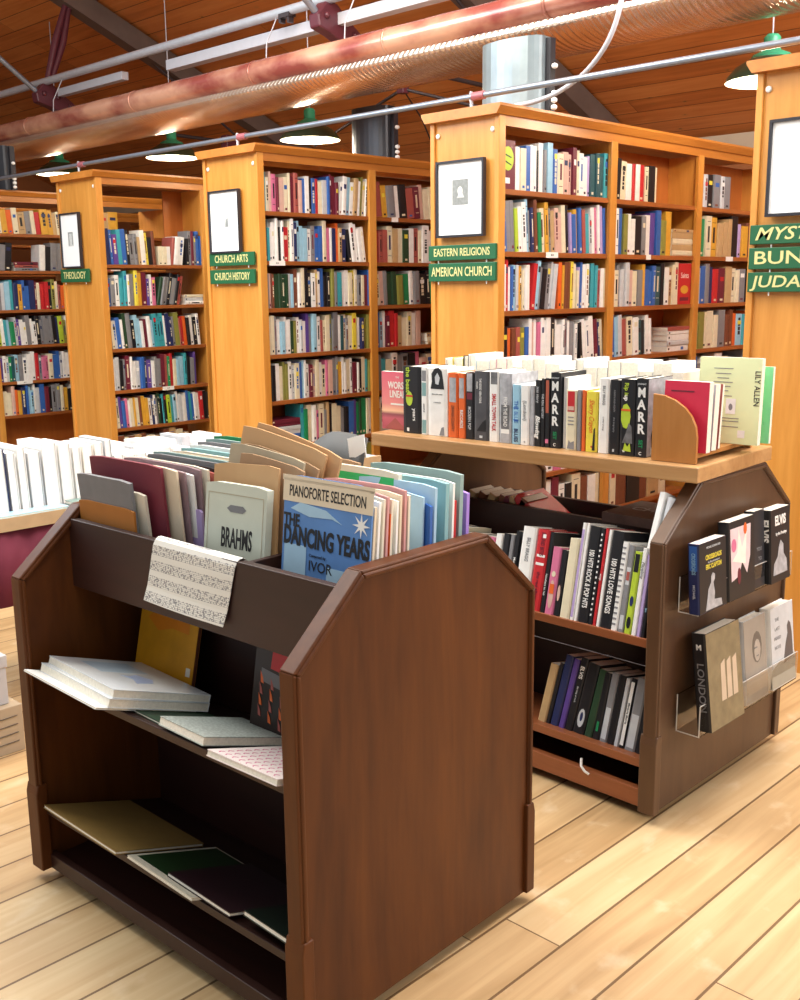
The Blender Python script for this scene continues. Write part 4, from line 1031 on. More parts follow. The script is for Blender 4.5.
# two white song books wedged by the end panel at the top
o = bigbook((2.545, 1.508, .802), .02, .165, .14, CM['w'], 'white songbook propped slanting above the middle shelf beside the end panel', lean=-0, roll=22, cat='music book', name='music_book'); o.location.y = 1.512
o = bigbook((2.545, 1.486, .805), .014, .15, .14, CM['l'], 'slim grey white songbook propped slanting against the end panel', lean=0, roll=22, cat='music book', name='music_book')

# lower shelf: dark glossy books in shade, leaning a little
low = [('a',.03,.19,'tan and white paperback'),('k',.012,.2,'thin black book'),('n',.028,.23,'navy purple hardback'),('v',.02,.225,'dark violet hardback'),('k',.026,.235,'black hardback lettered in white'),
 ('k',.04,.225,'black hardback with a pale portrait'),('d',.026,.215,'very dark green hardback'),('k',.022,.21,'black hardback with a green mark'),('g',.024,.215,'grey photographic hardback'),('k',.02,.215,'plain black hardback'),
 ('l',.014,.21,'thin light grey book'),('k',.016,.215,'black and white lettered book'),('g',.034,.222,'wide mid grey hardback'),('k',.022,.2,'short black book'),('T',.016,.185,'short dark teal book')]
y = 1.90
for k_, (cd, t, h, nm) in enumerate(low):
    o = bigbook((2.555, y - t, .171), t, h, .15, CM[cd], f'{nm}, {ordn(k_+1)} along the lower shelf of the brown trolley', lean=6 if k_ < 7 else 3, roll=12, group='dark books on the lower shelf of the brown trolley', cat='hardback', name='hardback')
    if nm.endswith('white'): spine(o, 'ELVIS', .018, 'w', h*.8, bold=.02); spine(o, 'the king of rock', .008, 'l', h*.5)
    if 'portrait' in nm: patch(o, blob(.024,.06), CM['l'], (0,-.0006,h*.22), '-y', 'pale_portrait'); patch(o, blob(.01,.03), CM['n'], (0,-.001,h*.24), '-y', 'blue_shadow')
    if 'lettered book' in nm: sband(o, t, .01, h*.95, 'w'); spine(o, 'Marjorie Morris', .01, 'k', h*.5)
    if 'green mark' in nm: patch(o, rect(.008,.03), CM['G'], (0,-.0006,h*.2), '-y', 'green_mark')
    if 'grey' in nm: sband(o, t, .01, h*.5, 'l')
    y -= (t + .0035) if k_ < len(low)-1 else 0
tg = MB(); tg.tube([(2.512, 1.70, .12), (2.503, 1.695, .1), (2.5, 1.68, .088), (2.506, 1.668, .08)], .004, M_PAPER, 6); tag(tg.build('paper_curl'), 'small white curl of paper caught on the bottom rail of the brown trolley', 'paper')
# books lying and leaning in the shaded trough beneath the counter
y = 2.42
for k_ in range(6):
    o = bigbook((2.80, y, .697), .03, .125, .12, CM['B' if k_ % 2 else 'a'], f'worn brown book tilted in the shaded trough under the counter, {ordn(k_+1)} from its far end', lean=24, group='worn brown books in the trough under the counter', cat='hardback', name='hardback'); y -= .046
o = bigbook((2.80, 2.03, .70), .032, .2, .15, CM['r'], 'red edged maroon book tilted steeply in the trough under the counter', lean=-58, cat='hardback', name='hardback')
o = bigbook((2.80, 2.085, .698), .026, .19, .15, CM['m'], 'maroon book tilted beneath the red edged one under the counter', lean=-58, cat='hardback', name='hardback')
q = MB(); q.box((0,-.15,0),(.23,.15,.03), plain('old_brown_cover','5b4038',.6,var=.3,scale=30)); o = q.build('hardback', loc=(2.755, 1.66, .802)); o.rotation_euler = (0,0,0); tag(o, 'large faded brown book lettered in capitals lying flat under the counter', 'hardback')
lettering(o, 'CHERYL', .06, CM['g'], (.11,0,.0305), '+z', bold=.02); o.children[0].rotation_euler = (0,0,R(-90))

# ---------------------------------------------------------------- clear racks on the end panel
YP = 1.437
def rack(x0, x1, z, hb, hf, dep, label):
    c = empty('acrylic_rack', ((x0+x1)/2, YP, z), label, 'book rack', 'clear racks on the trolley end'); w = (x1-x0)/2; t = .003
    b_ = MB(); b_.box((-w, -t, 0), (w, 0, hb), M_ACRYL); b_.build('rack_back', c)
    b_ = MB(); b_.box((-w, -dep, -t), (w, 0, 0), M_ACRYL); b_.build('rack_floor', c)
    b_ = MB(); b_.box((-w, -dep-t, -t), (w, -dep, hf), M_ACRYL); b_.build('rack_front', c)
    e_ = MB()
    for s in (-1, 1):
        x = s*(w+.0006); e_.box((x-.0008, -t, 0), (x+.0008, 0, hb), M_ACEDGE); e_.box((x-.0008, -dep-t, -t), (x+.0008, 0, 0), M_ACEDGE); e_.box((x-.0008, -dep-t, 0), (x+.0008, -dep, hf), M_ACEDGE)
    e_.box((-w, -dep-t, hf), (w, -dep, hf+.001), M_ACEDGE); e_.build('polished_edge', c)
    for xx in (-w*.6, w*.6):
        s_ = MB(); s_.lathe([(0,0),(.006,0),(.006,.003),(0,.004)], M_STEEL, 10, Matrix.Translation((xx,-t,hb*.7)) @ Matrix.Rotation(R(90),4,'X')); s_.build('screw', c)
rack(2.585, 3.17, .625, .10, .075, .060, 'upper clear acrylic rack holding black covered books on the trolley end')
rack(2.60, 3.235, .262, .11, .09, .072, 'lower clear acrylic rack holding brown and white covered books on the trolley end')
def tray(x, y, z, t, h, d, cov, label, roll=0, hard=False, tip=4):
    """front cover faces -y"""
    o = bigbook((x, y, z), t, h, d, cov, label, lean=-tip, hard=hard, cat='paperback', name='paperback'); return o
YT = YP - .0045
def cov(o, t, w, h, mat): return patch(o, rect(w-.002, h-.002), mat, (t/2+.0002, w/2, h/2), '+x', 'front_cover')
# upper rack
t, w, h = .034, .155, .2
o = tray(2.575, YT-t, .6265, t, h, w, CM['n'], 'paperback with yellow title lettering and blue topped spine, in the upper rack'); c1 = cov(o, t, w, h, CM['k'])
lettering(c1, 'CROSSROADS', .019, CM['y'], (.004,.055,.0006), '+z', bold=.02, sx=.75); lettering(c1, 'the life and music of', .008, CM['l'], (.004,.041,.0006), '+z'); lettering(c1, 'ERIC CLAPTON', .019, CM['y'], (.004,.028,.0006), '+z', bold=.02, sx=.68); lettering(c1, 'MICHAEL SCHUMACHER', .009, CM['l'], (.004,.083,.0006), '+z', sx=.8)
patch(c1, [(-.045,-.095),(.05,-.095),(.045,-.075),(.005,-.07),(.008,-.05),(.0,-.02),(.008,-.012),(.01,.002),(-.002,.008),(-.012,-.002),(-.012,-.018),(-.028,-.035),(-.034,-.06)], M_GREYL, (0,0,.0005), '+z', 'sitting_guitarist')
sband(o, t, h*.62, h*.97, 'b'); spine(o, 'CROSSROADS', .016, 's', h*.72, sx=.6); spine(o, 'MICHAEL', .01, 'l', h*.32)
o = tray(2.745, YT-t, .6265, .034, .232, .16, CM['k'], 'paperback with a pink and white floral figure on a black cover, upper rack'); c1 = cov(o, .034, .16, .232, CM['k'])
patch(c1, [(-.07,.095),(.055,.095),(.05,.0),(.03,-.05),(.0,-.01),(-.02,-.05),(-.065,-.06)], plain('pale_rose_print','e6cfd4',.4,var=.12,scale=30), (0,0,.0005), '+z', 'floral_print'); patch(c1, blob(.03,.04,-.05,.045), CM['p'], (0,0,.0011), '+z', 'pink_flower'); patch(c1, blob(.02,.05,-.02,-.05), CM['m'], (0,0,.0012), '+z', 'dark_flower'); patch(c1, blob(.02,.035,.02,.085), CM['O'], (0,0,.0013), '+z', 'orange_flower'); patch(c1, [(-.06,.0),(-.03,.02),(-.02,.09),(-.0,.03),(.03,.09),(.02,-.02)][::-1], CM['e'], (0,0,.0009), '+z', 'white_ribbon')
o = tray(2.915, YT-.030, .6265, .030, .236, .07, CM['k'], 'narrow charcoal paperback beside the floral one, upper rack'); c1 = cov(o, .03, .07, .236, M_UNITD); lettering(c1, 'YOU', .016, CM['g'], (.0,.0,.0006), '+z'); lettering(c1, 'TO', .016, CM['g'], (.005,-.03,.0006), '+z')
t, w, h = .04, .13, .228
o = tray(2.995, YT-t+.004, .6265, t, h, w, CM['k'], 'black paperback with bold white title and pale figure, end of the upper rack'); c1 = cov(o, t, w, h, CM['k'])
lettering(c1, 'ELVIS', .04, CM['w'], (.0,.076,.0006), '+z', bold=.04, sx=.8); lettering(c1, 'by the Presleys', .014, CM['w'], (.005,.036,.0006), '+z', bold=.02, sx=.85); patch(c1, [(-.05,-.09),(.045,-.09),(.04,-.05),(.02,-.03),(.018,.0),(.0,.015),(-.012,-.005),(-.02,-.035),(-.045,-.055)], M_GREYL, (0,0,.0005), '+z', 'singer_figure')
spine(o, 'ELVIS', .034, 'w', h*.72, bold=.04, sx=.9)
# lower rack
t, w, h = .045, .20, .29
o = tray(2.632, YT-t-.002, .2635, t, h, w, CM['k'], 'thick hardback with a brown glowing window cover and black spine, lower rack', hard=True, tip=7); c1 = cov(o, t, w, h, M_SEPIA)
for q_ in (-.035, .0, .035): patch(c1, [(q_-.014,-.07),(q_+.014,-.07),(q_+.014,.05),(q_-.010,.04)], plain('glowing_pane','cbb7a0',.4,var=.1), (.02,0,.0005), '+z', 'glowing_window')
spine(o, 'M', .022, 'w', h*.86, frame='-y', bold=.04); spine(o, 'LONDON', .03, 'g', h*.45, sx=1.1)
t, w, h = .034, .145, .262
o = tray(2.89, YT-t-.002, .2635, t, h, w, CM['l'], 'grey brown hardback with a faint face on its cover, middle of the lower rack', hard=True, tip=6); c1 = cov(o, t, w, h, plain('taupe_cover','9c948a',.4,var=.12,scale=12))
patch(c1, blob(.062,.10,.01,.035), plain('faded_hair','6f675f',.5,var=.2,scale=30), (0,0,.0005), '+z', 'dark_hair'); patch(c1, blob(.042,.07,.01,.025), plain('faded_face','b5aba0',.5,var=.2,scale=30), (0,0,.001), '+z', 'faint_face'); patch(c1, rect(.02,.004,.0,.035), M_GREYP, (0,0,.0016), '+z', 'eye_shade'); patch(c1, rect(.014,.003,.01,.008), M_GREYP, (0,0,.0016), '+z', 'mouth_shade')
t, w, h = .036, .16, .262
o = tray(3.06, YT-t-.002, .2635, t, h, w, CM['w'], 'pale grey hardback with a dark silhouette, at the end of the lower rack', hard=True, tip=6); c1 = cov(o, t, w, h, CM['l'])
patch(c1, [(.0,-.06),(.07,-.05),(.066,.03),(.058,.06),(.045,.07),(.034,.055),(.036,.03),(.02,.0)], plain('dark_silhouette','5b5453',.5), (0,0,.0005), '+z', 'dark_silhouette'); patch(c1, [(-.084,-.128),(.084,-.128),(.084,-.04),(.02,-.06),(-.03,-.045),(-.084,-.065)], plain('pale_sand','a39e90',.5), (0,0,.0004), '+z', 'sandy_ground')
for q_, s_ in ((.09,'THE'),(.06,'LAST'),(.03,'MIXED'),(.0,'NOTE')): lettering(c1, s_, .016, CM['g'], (-.035,q_,.0008), '+z')
BEFORE_SHEETS = set(scene.objects)
# ---------------------------------------------------------------- sheet music on the mahogany trolley
def sheet(x, y0, y1, z, h, mat, label, t=.003, lean=0, rx=0, rz=0, bend=0.0, cat='sheet music', name='sheet_music', grp='sheet music standing in the trough of the mahogany trolley', clip=True):
    """thin booklet facing the aisle (-x); lean tips its top to +x, rx tips it sideways, bend bows it"""
    if y0 < 1.487: y1 += 0 if y1-y0 > .2 else 1.487-y0; y0 = 1.487
    y1 = min(y1, 2.455)
    w = y1-y0; nu, nv = 6, 6; b_ = MB(); vs = []; cr = .008
    def pt(i, j, s):
        u = i/nu; v = j/nv; yy = (u-.5)*w; zz = v*h
        xx = s*t/2 + bend*math.sin(u*math.pi)*(.3+.7*v) + bend*.8*v*v
        if j == nv and i in (0, nu): zz -= cr*.6
        return (xx, yy, zz)
    for s in (-1, 1):
        for j in range(nv+1):
            for i in range(nu+1): vs.append(pt(i, j, s))
    W = nu+1; o2 = W*(nv+1); F = []
    for j in range(nv):
        for i in range(nu):
            a = j*W+i; F.append((a, a+W, a+W+1, a+1)); a += o2; F.append((a, a+1, a+W+1, a+W))
    for j in range(nv):
        a = j*W; F.append((a, a+o2, a+W+o2, a+W)); a = j*W+nu; F.append((a, a+W, a+W+o2, a+o2))
    for i in range(nu):
        a = i; F.append((a, a+1, a+1+o2, a+o2)); a = nv*W+i; F.append((a, a+o2, a+1+o2, a+1))
    b_.add(vs, F, mat, None, False); o = b_.build(name, loc=(x, (y0+y1)/2, z)); o.rotation_euler = (R(rx), R(lean), R(rz)); tag(o, label, cat, grp); return o
def pm(n, c, **k): return plain(n, c, k.pop('rough', .6), **k)
P_BLUE = pm('blue_cover_print', '5f8fce', var=.16, scale=9); P_BUFF = pm('buff_paper', 'e3d3b8', var=.05); P_BRAHMS = pm('pale_green_paper', 'c9cfc0', var=.04)
P_BROWN = pm('brown_envelope', 'c39a6c', var=.08, scale=9); P_TANS = pm('tan_sheet', 'a58462', var=.12, scale=20); P_AGED = pm('aged_sheet', 'b3a58a', var=.12, scale=20)
P_CREAM = pm('cream_sheet', 'e2dac6', var=.05); P_TEALS = pm('soft_teal_sheet', '86b3b8', var=.06); P_SKY = pm('sky_sheet', 'a9cbe2', var=.06); P_SAGE = pm('sage_sheet', '8fa9a6', var=.06)
P_BOARD = pm('tan_board', 'a96a24', var=.06); P_NAVY = pm('navy_cover', '2f3a5c', var=.1); P_GREYC = pm('grey_cover', '7b7c80', var=.1); P_MAR = pm('maroon_cover', '742334', var=.06); P_OLDM = pm('dull_mauve', '8b7278', var=.1)
P_CHAR = pm('charcoal_folder', '4d4c4a', var=.1); P_GRN = pm('bright_green_print', '2fb565', var=.05); P_PINKS = pm('faded_pink_sheet', 'd19a98', var=.08)
ZT = .792
# front of the near compartment: the dancing years
o = sheet(1.385, 1.47, 1.752, ZT, .345, P_BLUE, 'blue and buff pianoforte selection booklet lettered the dancing years', t=.004, lean=6)
def on(o, poly, mat, y, z, n='printed_panel', dx=.0): return patch(o, poly, mat, (-.0024-dx, y, z), '-x', n)
on(o, rect(.272,.05), P_BUFF, 0, .312, 'title_band'); lettering(o, 'PIANOFORTE SELECTION', .034, M_INK, (-.003, 0, .310), '-x', sx=.60, bold=.012)
on(o, rect(.278,.012), P_BUFF, 0, .338, 'top_edge'); on(o, [(-.11,.0),(-.05,-.012),(.02,-.008),(.05,-.016),(-.0,.008),(-.08,.016)], P_SKY, 0, .272, 'pale_cloud')
lettering(o, 'THE', .038, M_INK, (-.003, .105, .246), '-x', sx=.72, bold=.03); lettering(o, 'DANCING YEARS', .056, M_INK, (-.003, -.002, .212), '-x', sx=.60, bold=.035)
on(o, rect(.07,.11), P_SKY, .09, .14, 'pale_panel'); on(o, rect(.10,.06), P_SKY, -.06, .13, 'pale_panel'); lettering(o, 'Composed by', .009, M_INK, (-.003, .02, .178), '-x'); lettering(o, 'IVOR', .032, M_INK, (-.003, .01, .155), '-x', bold=.0)
star = [(.026*(1 if i % 2 == 0 else .32)*math.cos(R(i*22.5)), .026*(1 if i % 2 == 0 else .32)*math.sin(R(i*22.5))) for i in range(16)]
on(o, star, M_PAPER, -.105, .262, 'star', .0004)
# the stack behind it
desc = [('buff', P_BUFF, .31), ('white', M_PAPER, .318), ('cream', P_CREAM, .322), ('faded pink', P_PINKS, .325), ('cream', P_CREAM, .318), ('white', M_PAPER, .312), ('buff', P_BUFF, .322), ('faded pink', P_PINKS, .33), ('cream', P_CREAM, .318)]
for k_, (nm, mt_, h) in enumerate(desc):
    x = 1.397 + k_*.0145
    sheet(x, 1.474 + .002*(k_ % 3), 1.742 - .004*(k_ % 4), ZT, h*.99, mt_, f'{nm} music booklet, {ordn(k_+1)} behind the dancing years cover', t=.006, lean=5-.35*k_, rz=rnd.uniform(-1.2, 1.2), bend=.004)
o = sheet(1.455, 1.462, 1.60, ZT, .285, CM['O'], 'orange red booklet edge showing behind the dancing years stack', t=.004, lean=3)
# sheets laid behind, with bright green print
o = sheet(1.60, 1.60, 1.885, ZT, .335, P_CREAM, 'cream and green printed music book behind the dancing years stack', t=.012, lean=4)
patch(o, rect(.26,.05), P_GRN, (-.0065, 0, .295), '-x', 'green_band'); patch(o, rect(.2,.02), M_PAPER, (-.0068, .03, .27), '-x', 'white_letters')
# teal and pale blue group, rear compartment
grp2 = [('pale blue', P_SKY, .300, 1.575, 1.50, 1.79, .006), ('sky blue', P_SKY, .318, 1.60, 1.478, 1.72, .008), ('soft teal', P_TEALS, .322, 1.635, 1.474, 1.76, .012), ('white', M_PAPER, .32, 1.66, 1.476, 1.70, .006), ('sage', P_SAGE, .335, 1.685, 1.472, 1.76, .012)]
for k_, (nm, mt_, h, x, a, b, t) in enumerate(grp2):
    sheet(x, a, b, ZT, h, mt_, f'{nm} songbook, {ordn(k_+1)} of the pale group at the back of the trough', t=t, lean=2.5, rz=rnd.uniform(-1, 1), bend=.003, cat='songbook', name='songbook')
o = sheet(1.586, 1.474, 1.56, ZT, .28, CM['b'], 'thin blue songbook upright among the pale ones', t=.008, lean=2.5, cat='songbook', name='songbook')
o = sheet(1.665, 1.464, 1.60, ZT, .28, CM['r'], 'red songbook upright between teal and white ones', t=.012, lean=2.5, cat='songbook', name='songbook')
o = sheet(1.712, 1.462, 1.62, ZT, .29, pm('violet_cover', 'a685d8', var=.03), 'violet songbook at the very back of the trough', t=.010, lean=2.5, cat='songbook', name='songbook')
for k_ in range(5):
    sheet(1.575+.03*k_, 1.80+.003*k_, 2.06, ZT, .31+.004*k_, (P_CREAM, P_AGED, P_SKY, M_PAPER, P_TANS)[k_], f"{('cream','aged','sky','white','tan')[k_]} music booklet standing in the rear trough behind the envelopes", t=.008, lean=3)
# charcoal folder bowed over, with a white card
fo = MB(); vs = []; n = 14
for i in range(n+1):
    u = i/n; yy = 1.76 + .30*u; zz = 1.155 + .055*math.sin(math.pi*min(1, u*1.0)) if 0 else 1.10 + .095*math.sin(R(25 + 120*(1-u)))**1.0
    vs += [(1.80 + .05*u, yy, .80), (1.80 + .05*u, yy, zz), (1.806 + .05*u, yy, .80), (1.806 + .05*u, yy, zz)]
# ---- brahms group
o = sheet(1.375, 1.80, 2.00, ZT, .305, P_BRAHMS, 'pale green grey music book with tall narrow black capitals and small ornament', t=.02, lean=7, rx=0, rz=4)
lettering(o, 'BRAHMS', .064, M_INK, (-.0106, -.008, .178), '-x', sx=.42, bold=.02)
patch(o, [(-.032,0),(-.02,.008),(.02,.008),(.032,0),(.02,-.008),(-.02,-.008)], P_GREYC, (-.0104, -.005, .248), '-x', 'small_ornament')
for a in (-.09, .09): patch(o, rect(.0015,.26), P_AGED, (-.0102, a, .15), '-x', 'border_line')
patch(o, rect(.18,.0015), P_AGED, (-.0102, 0, .28), '-x', 'border_line')
envs = [(1.405, 1.79, 2.02, .345, P_BROWN, 'brown paper envelope directly behind the pale green music book', -3, 8, 0), (1.424, 1.785, 2.0, .36, P_TANS, 'tan folded music parcel behind the pale green music book', 6, 8, 1),
        (1.443, 1.80, 2.06, .375, P_AGED, 'aged grey music book lettered album of song', 5, 7, 0), (1.462, 1.79, 2.05, .37, P_TANS, 'tan song album behind the aged grey one', 8, 7, 0),
        (1.480, 1.80, 2.09, .405, P_BROWN, 'tallest pale brown envelope poking up crookedly', 9, 5, 1), (1.497, 1.79, 2.08, .41, P_BROWN, 'crumpled pale brown envelope at the back of the envelope group', 12, 4, 1)]
for (x, a, b, h, mt_, lab, rx, ln, rz) in envs:
    o = sheet(x, a, b, ZT, h, mt_, lab, t=.006, lean=7, rx=rx, rz=rz, bend=.006)
    if 'album' in lab and 'aged' in lab: lettering(o, 'ALBUM OF SONG', .026, P_CHAR, (-.006, -.02, h*.78), '-x', sx=.8)
# ---- left group: board and folders leaning out over the rail
o = sheet(1.335, 2.205, 2.45, ZT, .215, P_BOARD, 'tan cardboard divider standing by the far end panel', t=.006, lean=-2, cat='cardboard sheet', name='cardboard_sheet')
o = sheet(1.352, 2.215, 2.45, ZT, .285, P_GREYC, 'grey and navy music book leaning behind the tan divider', t=.010, lean=-4, bend=-.004); patch(o, rect(.10,.16), P_NAVY, (-.0062, -.055, .19), '-x', 'navy_panel'); patch(o, rect(.21,.02), P_NAVY, (-.0060, 0, .262), '-x', 'navy_band')
o = sheet(1.37, 2.185, 2.33, ZT, .255, P_CREAM, 'small cream booklet next to the grey and navy music book', t=.008, lean=-5)
o = sheet(1.39, 2.14, 2.45, ZT, .325, P_MAR, 'wide maroon folder leaning at the far end of the trough', t=.008, lean=-4)
fan = [('buff', P_BUFF, .33), ('mauve', P_OLDM, .325), ('white', M_PAPER, .318), ('dull mauve brown', P_OLDM, .33), ('cream', P_CREAM, .33), ('brick', CM['R'], .32), ('black edged', CM['k'], .325), ('grey', P_GREYC, .335), ('sage', P_SAGE, .34), ('green', CM['G'], .325), ('aged', P_AGED, .335)]
for k_, (nm, mt_, h) in enumerate(fan):
    sheet(1.405+.0113*k_, 2.10 - .012*k_ + .0, 2.40 - .006*k_, ZT, h*.97, mt_, f'{nm} music book, {ordn(k_+1)} behind the maroon folder', t=.006, lean=-4+.5*k_)
o = sheet(1.425, 2.055, 2.098, ZT, .22, CM['V'], 'short lilac booklet edge in front of the fan of music books', t=.006, lean=-2)
for k_ in range(6):
    sheet(1.575+.028*k_, 2.09, 2.40, ZT, .315+.005*k_, (P_CREAM, P_TEALS, M_PAPER, P_GREYC, P_SAGE, CM['G'])[k_], f"{('cream','teal','white','grey','sage','green')[k_]} music book in the rear trough beyond the maroon folder", t=.009, lean=3)

# grey folder bowed upward with white card, behind the dancing years stack
def bowed():
    b_ = MB(); vs = []; nu = 14; nv = 5; t = .003
    for s in (0, 1):
        for j in range(nv+1):
            for i in range(nu+1):
                u = i/nu; v = j/nv; top = .375 + .0*u - .16*max(0, .62-u)**1.6*2.2 - .03*max(0, u-.8)
                vs.append((.02*math.sin(u*3) + .06*v*v + s*t, .17 - .34*u, top*v))
    W = nu+1; o2 = W*(nv+1); F = []
    for j in range(nv):
        for i in range(nu):
            a = j*W+i; F.append((a, a+W, a+W+1, a+1)); a += o2; F.append((a, a+1, a+W+1, a+W))
    for j in range(nv):
        a = j*W; F.append((a, a+o2, a+W+o2, a+W)); a = j*W+nu; F.append((a, a+W, a+W+o2, a+o2))
    for i in range(nu):
        a = i; F.append((a, a+1, a+1+o2, a+o2)); a = nv*W+i; F.append((a, a+o2, a+1+o2, a+1))
    b_.add(vs, F, P_CHAR, None, True); return b_
o = bowed().build('folder', loc=(1.725, 2.03, ZT)); tag(o, 'charcoal folder bowing up behind the green printed music book', 'folder')
cd_ = MB(); cd_.prism([(-.03,-.03),(.03,-.035),(.036,.012),(.01,.02),(-.022,.028)], 0, .002, M_PAPER, 'x'); oc = cd_.build('paper_slip', loc=(1.778, 1.885, ZT+.352)); tag(oc, 'small white paper slip clipped to the corner of the charcoal folder', 'paper')

# music sheet draped over the front rail
b_ = MB(); prof = [(1.3265,.955),(1.326,.9585),(1.318,.963),(1.309,.963),(1.302,.957),(1.2975,.945),(1.2965,.92),(1.296,.88),(1.294,.84),(1.288,.805)]
vs = []; W = 8
for (x_, z_) in prof:
    for i in range(W):
        u = i/(W-1); sk = (.955-z_)*.28; vs.append((x_ - .004*math.sin(u*3.1)*(.96-z_)*8, 2.085 - .30*u + sk, z_ + (-.004*u)))
n_ = len(vs); vs += [(v[0]-.0012, v[1], v[2]+.0012) for v in vs]; F = []
for j in range(len(prof)-1):
    for i in range(W-1):
        a = j*W+i; F.append((a, a+1, a+W+1, a+W)); F.append((a+n_, a+W+n_, a+W+1+n_, a+1+n_))
L_ = len(prof)-1
for i in range(W-1): F.append((i, i+n_, i+1+n_, i+1)); a = L_*W+i; F.append((a, a+1, a+1+n_, a+n_))
for j in range(L_): a = j*W; F.append((a, a+W, a+W+n_, a+n_)); a = j*W+W-1; F.append((a, a+n_, a+W+n_, a+W))
def score_mat():
    mt, nt, b = base_mat('printed_score', .7); N = nt.nodes.new; L = nt.links.new
    tc = N('ShaderNodeTexCoord'); sp = N('ShaderNodeSeparateXYZ'); L(tc.outputs['Object'], sp.inputs[0])
    def M(op, a, bb=None):
        n = N('ShaderNodeMath'); n.operation = op
        for i, v in enumerate((a, bb)):
            if v is None: continue
            if isinstance(v, (int, float)): n.inputs[i].default_value = v
            else: L(v, n.inputs[i])
        return n.outputs[0]
    z = sp.outputs[2]; y = sp.outputs[1]
    sysf = M('FRACT', M('MULTIPLY', z, 26.0)); inst = M('LESS_THAN', sysf, .62)
    ln = M('LESS_THAN', M('FRACT', M('MULTIPLY', z, 26*9.0)), .22)
    nz = N('ShaderNodeTexNoise'); nz.inputs['Scale'].default_value = 190; nz.inputs['Detail'].default_value = 1; L(tc.outputs['Object'], nz.inputs['Vector'])
    notes = M('GREATER_THAN', nz.outputs['Fac'], .56)
    ink = M('MULTIPLY', inst, M('MINIMUM', M('ADD', M('MULTIPLY', ln, .55), M('MULTIPLY', notes, .8)), 1.0))
    mx = N('ShaderNodeMix'); mx.data_type = 'RGBA'; L(ink, mx.inputs[0]); mx.inputs[6].default_value = lin('eceae2'); mx.inputs[7].default_value = lin('75747a'); L(mx.outputs[2], b.inputs['Base Color']); return mt
b_.add(vs, F, score_mat()); o = b_.build('sheet_of_music'); tag(o, 'printed sheet of music draped over the front rail of the mahogany trolley', 'sheet music')

# ---------------------------------------------------------------- lying and leaning on the mahogany shelves
def flat(cx, cy, z, w, d, t, mat, label, rz=0, pages=True, cat='book', name='book', edge=.002, tilt=(0,0), grp=None):
    """cover lying flat; w along y, d along x"""
    b_ = MB(); et = min(edge, t*.25)
    b_.box((-d/2, -w/2, 0), (d/2, w/2, et), mat); b_.box((-d/2, -w/2, t-et), (d/2, w/2, t), mat); b_.box((d/2-et, -w/2, et), (d/2, w/2, t-et), mat)
    o = b_.build(name, loc=(cx, cy, z)); o.rotation_euler = (R(tilt[0]), R(tilt[1]), R(rz)); tag(o, label, cat, grp)
    if pages:
        p_ = MB(); p_.box((-d/2+et*.6, -w/2+et*.6, et), (d/2-et, w/2-et*.6, t-et), M_PAGE); p_.build('page_block', o)
    return o
CT, ST = math.cos(R(TILT)), math.sin(R(TILT))
def on_slope(u, n, z0): return (1.168 + u*CT + n*ST, z0 - u*ST + n*CT)
def sflat(u, cy, n, z0, w, d, t, mat, label, rz=0, grp=None, name='book', cat='book', nose=0):
    """book lying on a back-sloping shelf, its near edge U up the slope from the lip"""
    x_, z_ = on_slope(u + d/2, n, z0)
    o = flat(x_, cy, z_, w, d, t, mat, label, pages=True, grp=grp, name=name, cat=cat)
    o.matrix_world = Matrix.Translation((x_, cy, z_)) @ Matrix.Rotation(R(TILT + nose), 4, 'Y') @ Matrix.Rotation(R(rz), 4, 'Z'); return o
Z1, Z2 = .5788, .2058
M_GLOSSW = plain('glossy_white_cover', 'e9edf0', .12, var=.06, scale=7)
G5 = 'flat pile on the middle shelf'
sflat(-.02, 2.24, 0, Z1, .32, .26, .004, P_TANS, 'thin tan booklet at the bottom of the pile on the middle shelf', rz=-3, grp=G5)
sflat(-.06, 2.235, .0045, Z1, .38, .27, .005, M_PAPER, 'thin white and orange magazine under the glossy white books', rz=-5, grp=G5)
sflat(-.03, 2.22, .010, Z1, .37, .27, .022, M_GLOSSW, 'lower glossy white book lying on the middle shelf', rz=-6, grp=G5)
o = sflat(-.02, 2.215, .0325, Z1, .36, .26, .02, M_GLOSSW, 'upper glossy white book topmost of the pile, with a blue motif', rz=-7, grp=G5)
patch(o, [(-.03,-.05),(.02,-.04),(.04,.0),(.02,.05),(-.01,.03),(-.03,.04),(-.015,0)], plain('blue_motif','a3b4d6',.3), (0,-.05,.0201), '+z', 'blue_motif'); patch(o, rect(.13,.12), plain('pale_blue_panel','c9dcec',.2), (0,.08,.0201), '+z', 'pale_panel')
sflat(.02, 1.93, 0, Z1, .24, .2, .006, CM['d'], 'thin dark green booklet half beneath the grey speckled book', rz=-4)
o = sflat(-.005, 1.83, .0065, Z1, .17, .23, .02, plain('speckled_grey_cover','b9c2bb',.5,var=.35,scale=160), 'grey green speckled book lying on the middle shelf', rz=-3)
o = sflat(-.03, 1.605, 0, Z1, .21, .24, .014, plain('pink_patterned_white','efe2de',.45,var=.03), 'white book with a pink wavy pattern lying at the near end of the middle shelf', rz=2)
for i in range(9):
    for j in range(9): patch(o, [(-.008,-.002),(0,.003),(.008,-.002),(.008,.0015),(0,.0065),(-.008,.0015)], CM['p'], (-.10+.025*i, -.082+.0205*j, .0141), '+z', 'pink_zigzag')
